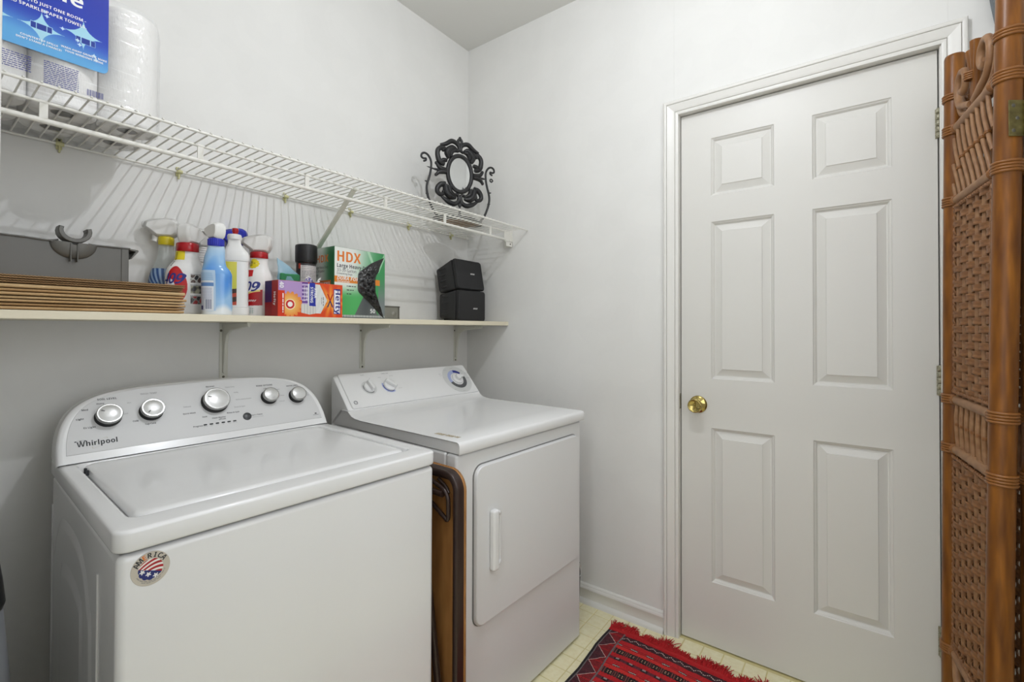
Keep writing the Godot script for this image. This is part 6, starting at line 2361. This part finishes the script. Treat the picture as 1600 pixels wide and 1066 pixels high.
# ---------------------------------------------------------------- ornate black vanity mirror on a stand
func mirror() -> void:
	var t := thing("vanity_mirror", "ornate black scrollwork mirror swinging in a stand at the wire shelf's corner end", "mirror", Vector3(-0.2845, 1.6972, 0.2072), deg_to_rad(-20.0))
	var black := mat("black_cast", rgb(30, 30, 31), 0.42)
	var O := Vector3(0, 0.2305, 0)
	var b := MB.new()
	# oval frame and glass
	var prof := [[0.052, 0.004], [0.0555, 0.008], [0.06, 0.0105], [0.064, 0.009], [0.066, 0.0095], [0.0695, 0.007], [0.0715, 0.001], [0.0695, -0.005], [0.052, -0.006]]
	var rows := []
	for e in prof:
		var row := PackedVector3Array()
		for i in 48:
			var a := TAU * i / 48.0
			row.append(O + Vector3(cos(a) * (e[0] + 0.0), sin(a) * (e[0] * 1.0 + 0.0215), e[1]))
		rows.append(row)
	b.grid(rows, true, Vector3(0, 0, 1))
	put("oval_frame", b, black, t)
	b = MB.new()
	var glass := mat("mirror_glass", rgb(232, 234, 234), 0.02, 1.0)
	b.xf = Transform3D(Basis(Vector3(1, 0, 0), deg_to_rad(0.0)), O)
	b.extrude(oval(0.054, 0.0755, 48), 0.004, 0.0)
	put("glass", b, glass, t)
	# scrollwork: left half, mirrored to the right
	var work := [
		["scroll", 0.0085, [[-0.0992, 0.1172], [-0.073, 0.1244], [-0.044, 0.1437], [-0.0208, 0.1403], [-0.0062, 0.1263], [-0.0048, 0.1099], [-0.0149, 0.103], [-0.0222, 0.1068]], [0.45, 1.0, 1.1, 1.0, 0.9, 0.8, 0.7, 0.6]],
		["scroll", 0.0095, [[-0.066, 0.097], [-0.0758, 0.1], [-0.0918, 0.1044], [-0.1078, 0.0934], [-0.113, 0.0758], [-0.1078, 0.0486], [-0.0952, 0.0354], [-0.0789, 0.0314]], [0.8, 0.9, 1.0, 1.0, 1.0, 1.1, 1.1, 0.9]],
		["acanthus_leaf", 0.0115, [[-0.0208, 0.1058], [-0.0382, 0.1134], [-0.0585, 0.0989], [-0.0652, 0.082], [-0.0574, 0.0607]], [0.5, 0.9, 1.2, 1.1, 0.6]],
		["acanthus_leaf", 0.0085, [[-0.0208, 0.1006], [-0.0353, 0.1], [-0.0469, 0.0857], [-0.046, 0.0709]], [0.6, 1.0, 1.0, 0.7]],
		["acanthus_leaf", 0.0085, [[-0.1, 0.0359], [-0.0849, 0.0462], [-0.0684, 0.0499]], [0.8, 1.1, 0.8]],
		["scroll", 0.0095, [[-0.0746, -0.0609], [-0.0965, -0.0641], [-0.1111, -0.0806], [-0.1127, -0.0986], [-0.0975, -0.1106], [-0.084, -0.1043], [-0.0845, -0.0954]], [1.2, 1.1, 1.0, 0.95, 0.85, 0.75, 0.7]],
		["scroll", 0.0085, [[-0.0932, -0.1165], [-0.0642, -0.1347], [-0.033, -0.1438], [-0.0102, -0.133], [-0.0044, -0.1136], [-0.0092, -0.1004], [-0.0217, -0.099], [-0.0248, -0.1081]], [0.5, 1.1, 1.1, 0.95, 0.85, 0.75, 0.65, 0.55]],
		["acanthus_leaf", 0.0115, [[-0.0746, -0.0637], [-0.0699, -0.093], [-0.0497, -0.112], [-0.0217, -0.1141]], [0.8, 1.2, 1.2, 0.5]],
		["acanthus_leaf", 0.009, [[-0.0559, -0.063], [-0.0506, -0.0915], [-0.0248, -0.1047]], [0.8, 1.2, 0.6]],
		["scroll", 0.0055, [[0.0, 0.165], [-0.009, 0.152], [-0.0055, 0.138], [0.0, 0.127], [-0.003, 0.11]], [0.9, 1.1, 0.9, 0.9, 0.8]],
		["scroll", 0.005, [[-0.003, -0.118], [-0.0058, -0.138], [0.0, -0.1537]], [0.9, 1.0, 0.9]],
		["hub_leaf", 0.0085, [[-0.117, 0.0276], [-0.1079, 0.014], [-0.0892, 0.006], [-0.0689, 0.0047]], [0.7, 0.9, 1.1, 1.0]],
		["hub_leaf", 0.0085, [[-0.1165, -0.0225], [-0.1079, -0.0125], [-0.0892, -0.006], [-0.0689, -0.0047]], [0.7, 0.9, 1.1, 1.0]],
	]
	for s in [1.0, -1.0]:
		for e in work:
			b = MB.new()
			var p := []
			for q in e[2]:
				p.append(O + Vector3(q[0] * s, q[1], 0.001 if e[0] == "scroll" else 0.004))
			var c := curve(p, 5)
			var rad := PackedFloat32Array()
			for i in c.size():
				var k: float = float(i) / (c.size() - 1) * (e[3].size() - 1)
				var i0 := int(k)
				rad.append(e[1] * 1.18 * lerpf(e[3][i0], e[3][mini(i0 + 1, e[3].size() - 1)], k - i0))
			b.tube(c, rad, 10)
			if e[0] == "acanthus_leaf":
				for side in [-1.0, 1.0]:
					var vein := PackedVector3Array()
					for i in c.size():
						vein.append(c[i] + Vector3(side * rad[i] * 0.35, side * rad[i] * 0.3, rad[i] * 0.92))
					b.tube(vein, 0.0016, 5)
			put(e[0], b, black, t)
		b = MB.new()
		for q in [Vector3(-0.119, 0.0285, 0.002), Vector3(-0.12, -0.0245, 0.002), Vector3(-0.086, 0.093, 0.003), Vector3(-0.084, -0.096, 0.003)]:
			b.lathe([Vector2(0.0005, -0.0082), Vector2(0.0055, -0.006), Vector2(0.0078, 0.0), Vector2(0.0055, 0.006), Vector2(0.0005, 0.0082)], 12, O + Vector3(q.x * s, q.y, q.z))
		b.xf = Transform3D(Basis(Vector3(0, 0, 1), -PI / 2 * s), O + Vector3(-0.07 * s, 0, 0))
		b.lathe([Vector2(0.011, -0.004), Vector2(0.0105, 0.006), Vector2(0.007, 0.014), Vector2(0.009, 0.022), Vector2(0.006, 0.032), Vector2(0.0048, 0.055), Vector2(0.0005, 0.075)].map(func(v): return Vector2(v.x, -v.y) if true else v), 14)
		put("pivot", b, black, t)
	b = MB.new()
	b.lathe([Vector2(0.0005, 0.159), Vector2(0.006, 0.162), Vector2(0.0072, 0.167), Vector2(0.005, 0.172), Vector2(0.0005, 0.174)], 14, O)
	put("finial", b, black, t)
	# stand: two stems ending in crooks, ball finial ring on the right
	for s in [1.0, -1.0]:
		b = MB.new()
		var p := []
		for q in [[-0.1776, 0.0265], [-0.1665, 0.0326], [-0.1665, 0.0405], [-0.1776, 0.0391], [-0.1878, 0.0446], [-0.1853, 0.058], [-0.1718, 0.0645], [-0.1544, 0.0561], [-0.1419, 0.0332], [-0.1414, 0.0024], [-0.148, -0.0322], [-0.1573, -0.0619], [-0.1618, -0.0867], [-0.1595, -0.1116], [-0.1519, -0.1379], [-0.1338, -0.1784], [-0.1089, -0.2095], [-0.095, -0.2265]]:
			p.append(O + Vector3(q[0] * s, q[1], -0.004))
		var c := curve(p, 4)
		var rad := PackedFloat32Array()
		for i in c.size():
			rad.append(lerpf(0.0042, 0.006, float(i) / c.size()))
		b.tube(c, rad, 8)
		for q in [[-0.168, -0.062, -0.02, 0.004], [-0.163, -0.118, 0.0, 0.012]]:
			b.tube(PackedVector3Array([O + Vector3((q[0] + 0.01) * s, q[1], -0.004), O + Vector3((q[0] + 0.001) * s, q[1] + 0.002, -0.004), O + Vector3((q[0] - 0.004) * s, q[1] + 0.003, -0.004)]), PackedFloat32Array([0.004, 0.0032, 0.0014]), 8)
		put("stand_arm", b, black, t)
	b = MB.new()
	b.ring(O + Vector3(0.171, 0.0, -0.002), Vector3(0, 0, 1), 0.0068, 0.0032, 18, 8)
	b.lathe([Vector2(0.0005, 0), Vector2(0.003, 0.002), Vector2(0.0005, 0.005)], 8, O + Vector3(0.181, -0.002, -0.002))
	put("pivot_ring", b, black, t)
	b = MB.new()
	b.xf = Transform3D(Basis(Vector3(0, 0, 1), PI / 2 - 0.12), O + Vector3(-0.13, 0.0015, -0.002))
	b.lathe([Vector2(0.0032, 0.0), Vector2(0.0034, 0.012), Vector2(0.0022, 0.026), Vector2(0.0004, 0.034)], 10)
	put("pivot_spike", b, black, t)
	# base: scrolled black plinth with a bare wood underside
	b = MB.new()
	b.xf = Transform3D(Basis(Vector3(1, 0, 0), Vector3(0, 0, -1), Vector3(0, 1, 0)), Vector3(-0.004, 0.01, -0.008))
	var out := PackedVector2Array()
	for i in 48:
		var a := TAU * i / 48.0
		var r := 1.0 + 0.07 * cos(4.0 * a) * (1.0 if absf(cos(a)) > 0.2 else 0.5)
		out.append(Vector2(cos(a) * 0.118 * r, sin(a) * 0.086 * r))
	b.extrude(out, 0.014, 0.004, 0.6)
	var ba := put("base", b, black, t)
	b = MB.new()
	b.xf = Transform3D(Basis(Vector3(1, 0, 0), Vector3(0, 0, -1), Vector3(0, 1, 0)), Vector3(-0.004, 0.0015, -0.008))
	b.extrude(oval(0.1, 0.068, 40), 0.003, 0.0005)
	var wood := mat("bare_wood", Color.WHITE, 0.7)
	triplanar(wood, noise_tex(0.02, rgb(122, 82, 46), rgb(160, 116, 70)), Vector3(3, 8, 12))
	put("base_underside", b, wood, ba)
	b = MB.new()
	b.lathe([Vector2(0.02, 0.014), Vector2(0.014, 0.02), Vector2(0.0065, 0.028), Vector2(0.009, 0.036), Vector2(0.006, 0.046), Vector2(0.005, 0.07), Vector2(0.0005, 0.078)], 16)
	put("centre_spindle", b, black, t)
	for s in [-1.0, 1.0]:
		b = MB.new()
		b.tube(curve([Vector3(0.012 * s, 0.02, 0), Vector3(0.04 * s, 0.03, 0.002), Vector3(0.075 * s, 0.026, 0.002), Vector3(0.1 * s, 0.012, 0), Vector3(0.093 * s, 0.02, 0), Vector3(0.088 * s, 0.026, 0)], 4), 0.007, 8)
		put("foot_scroll", b, black, t)


# ---------------------------------------------------------------- bits at the edges
func odds() -> void:
	# canister in the gap left of the washer
	var t := thing("canister", "tapered grey plastic canister with a black top, left of the washer", "canister", Vector3(-1.785, 0, 0.5))
	var grey := mat("canister_grey", rgb(122, 124, 128), 0.35)
	var ring := func(x0: float, x1: float, hz: float, y: float, r: float) -> PackedVector3Array:
		var a := PackedVector3Array()
		for p in rrect((x1 - x0) / 2, hz, r, 4):
			a.append(Vector3((x0 + x1) / 2 + p.x, y, p.y))
		return a
	var b := MB.new()
	var rows := [ring.call(-0.05, 0.068, 0.075, 0.0, 0.02), ring.call(-0.052, 0.07, 0.078, 0.006, 0.024), ring.call(-0.052, 0.062, 0.076, 0.3, 0.024), ring.call(-0.052, 0.046, 0.07, 0.62, 0.024), ring.call(-0.052, 0.037, 0.066, 0.745, 0.024), ring.call(-0.05, 0.03, 0.06, 0.755, 0.02)]
	b.grid(rows, true)
	b.poly(rows[0], Vector3.DOWN)
	b.poly(rows[5], Vector3.UP)
	put("canister_body", b, grey, t)
	b = MB.new()
	rows = [ring.call(-0.05, 0.028, 0.066, 0.738, 0.02), ring.call(-0.054, 0.036, 0.07, 0.742, 0.022), ring.call(-0.055, 0.0395, 0.072, 0.752, 0.024), ring.call(-0.055, 0.036, 0.07, 0.79, 0.024), ring.call(-0.053, 0.026, 0.062, 0.865, 0.022), ring.call(-0.05, 0.018, 0.055, 0.9, 0.02), ring.call(-0.045, 0.01, 0.045, 0.915, 0.018)]
	b.grid(rows, true)
	b.poly(rows[0], Vector3.DOWN)
	b.poly(rows[6], Vector3.UP)
	put("canister_top", b, M.black_plastic, t)
	b = MB.new()
	b.xf = Transform3D(Basis(Vector3(1, 0, 0), Vector3(0, 0, 1), Vector3(0, -1, 0)), Vector3(0.018, 0.815, 0.0645))
	b.lathe([Vector2(0.004, 0.0), Vector2(0.003, 0.002), Vector2(0.0005, 0.003)], 12)
	put("screw", b, M.screw_steel, t)
	# dark wire rack slipped in beside the dryer
	t = thing("drying_rack", "folded dark wire rack with a scrap of white cloth, between dryer and wall", "rack", Vector3(-0.112, 0, 0.5))
	var tube := mat("rack_black", rgb(46, 44, 42), 0.4, 0.4)
	for k in 2:
		b = MB.new()
		var x := -0.012 - 0.03 * k
		b.tube(curve([Vector3(x, 0.006, -0.32), Vector3(x, 0.006, 0.1), Vector3(x, 0.007, 0.205), Vector3(x + 0.008, 0.022, 0.232), Vector3(x + 0.009, 0.05, 0.238), Vector3(x + 0.009, 0.14, 0.242), Vector3(x + 0.008, 0.2, 0.243), Vector3(x, 0.222, 0.23), Vector3(x, 0.23, 0.2), Vector3(x, 0.23, -0.32)], 5), 0.0046, 8)
		put("frame_tube", b, tube, t)
	for i in 5:
		b = MB.new()
		b.tube(PackedVector3Array([Vector3(-0.012, 0.006, 0.18 - i * 0.1), Vector3(-0.012, 0.12, 0.18 - i * 0.1), Vector3(-0.012, 0.23, 0.18 - i * 0.1)]), 0.0025, 6)
		put("cross_wire", b, tube, t)
	b = MB.new()
	rows = []
	for i in 8:
		var row := PackedVector3Array()
		for j in 5:
			var a := i / 7.0 * PI * 1.1
			row.append(Vector3(-0.004 + 0.009 * sin(a) + 0.003 * sin(j * 2.0), 0.222 - 0.007 * i + 0.004 * sin(j * 1.3 + i), 0.224 + 0.006 * j + 0.003 * sin(i * 1.1)))
		rows.append(row)
	b.grid(rows, false, Vector3(0.5, 0.3, 1))
	var rag := mat("white_rag", rgb(232, 232, 230), 0.9)
	put("cloth_scrap", b, rag, t)
	# grey cloth on a wall hook above the screen
	t = thing("grey_cloth", "grey cloth hanging on the wall past the door casing, behind the tall rattan pole", "cloth", Vector3(-0.03, 2.1, 2.035))
	b = MB.new()
	b.tube(PackedVector3Array([Vector3(0.03, 0.31, 0), Vector3(0.005, 0.305, 0), Vector3(-0.008, 0.318, 0)]), 0.004, 8)
	put("hook", b, M.screw_steel, t)
	for side in 2:
		b = MB.new()
		rows = []
		for i in 17:
			var k := i / 16.0
			var row := PackedVector3Array()
			for j in 9:
				var q := j / 8.0 - 0.5
				var half := 0.012 + 0.075 * sin(PI * minf(k * 0.62 + 0.05, 1.0)) * (1.0 - 0.55 * k)
				row.append(Vector3([-0.012, 0.012][side] * (1.0 - 0.3 * k) + 0.007 * sin(j * 1.7 + side) * (0.3 + k), 0.318 - 0.36 * k + 0.02 * absf(q), q * 2.0 * half * 0.8))
			rows.append(row)
		b.grid(rows, false, Vector3([-1, 1][side], 0.1, 0))
		put("cloth_fold", b, M.grey_weave if M.has("grey_weave") else mat("grey_weave", rgb(124, 128, 130), 0.9), t)
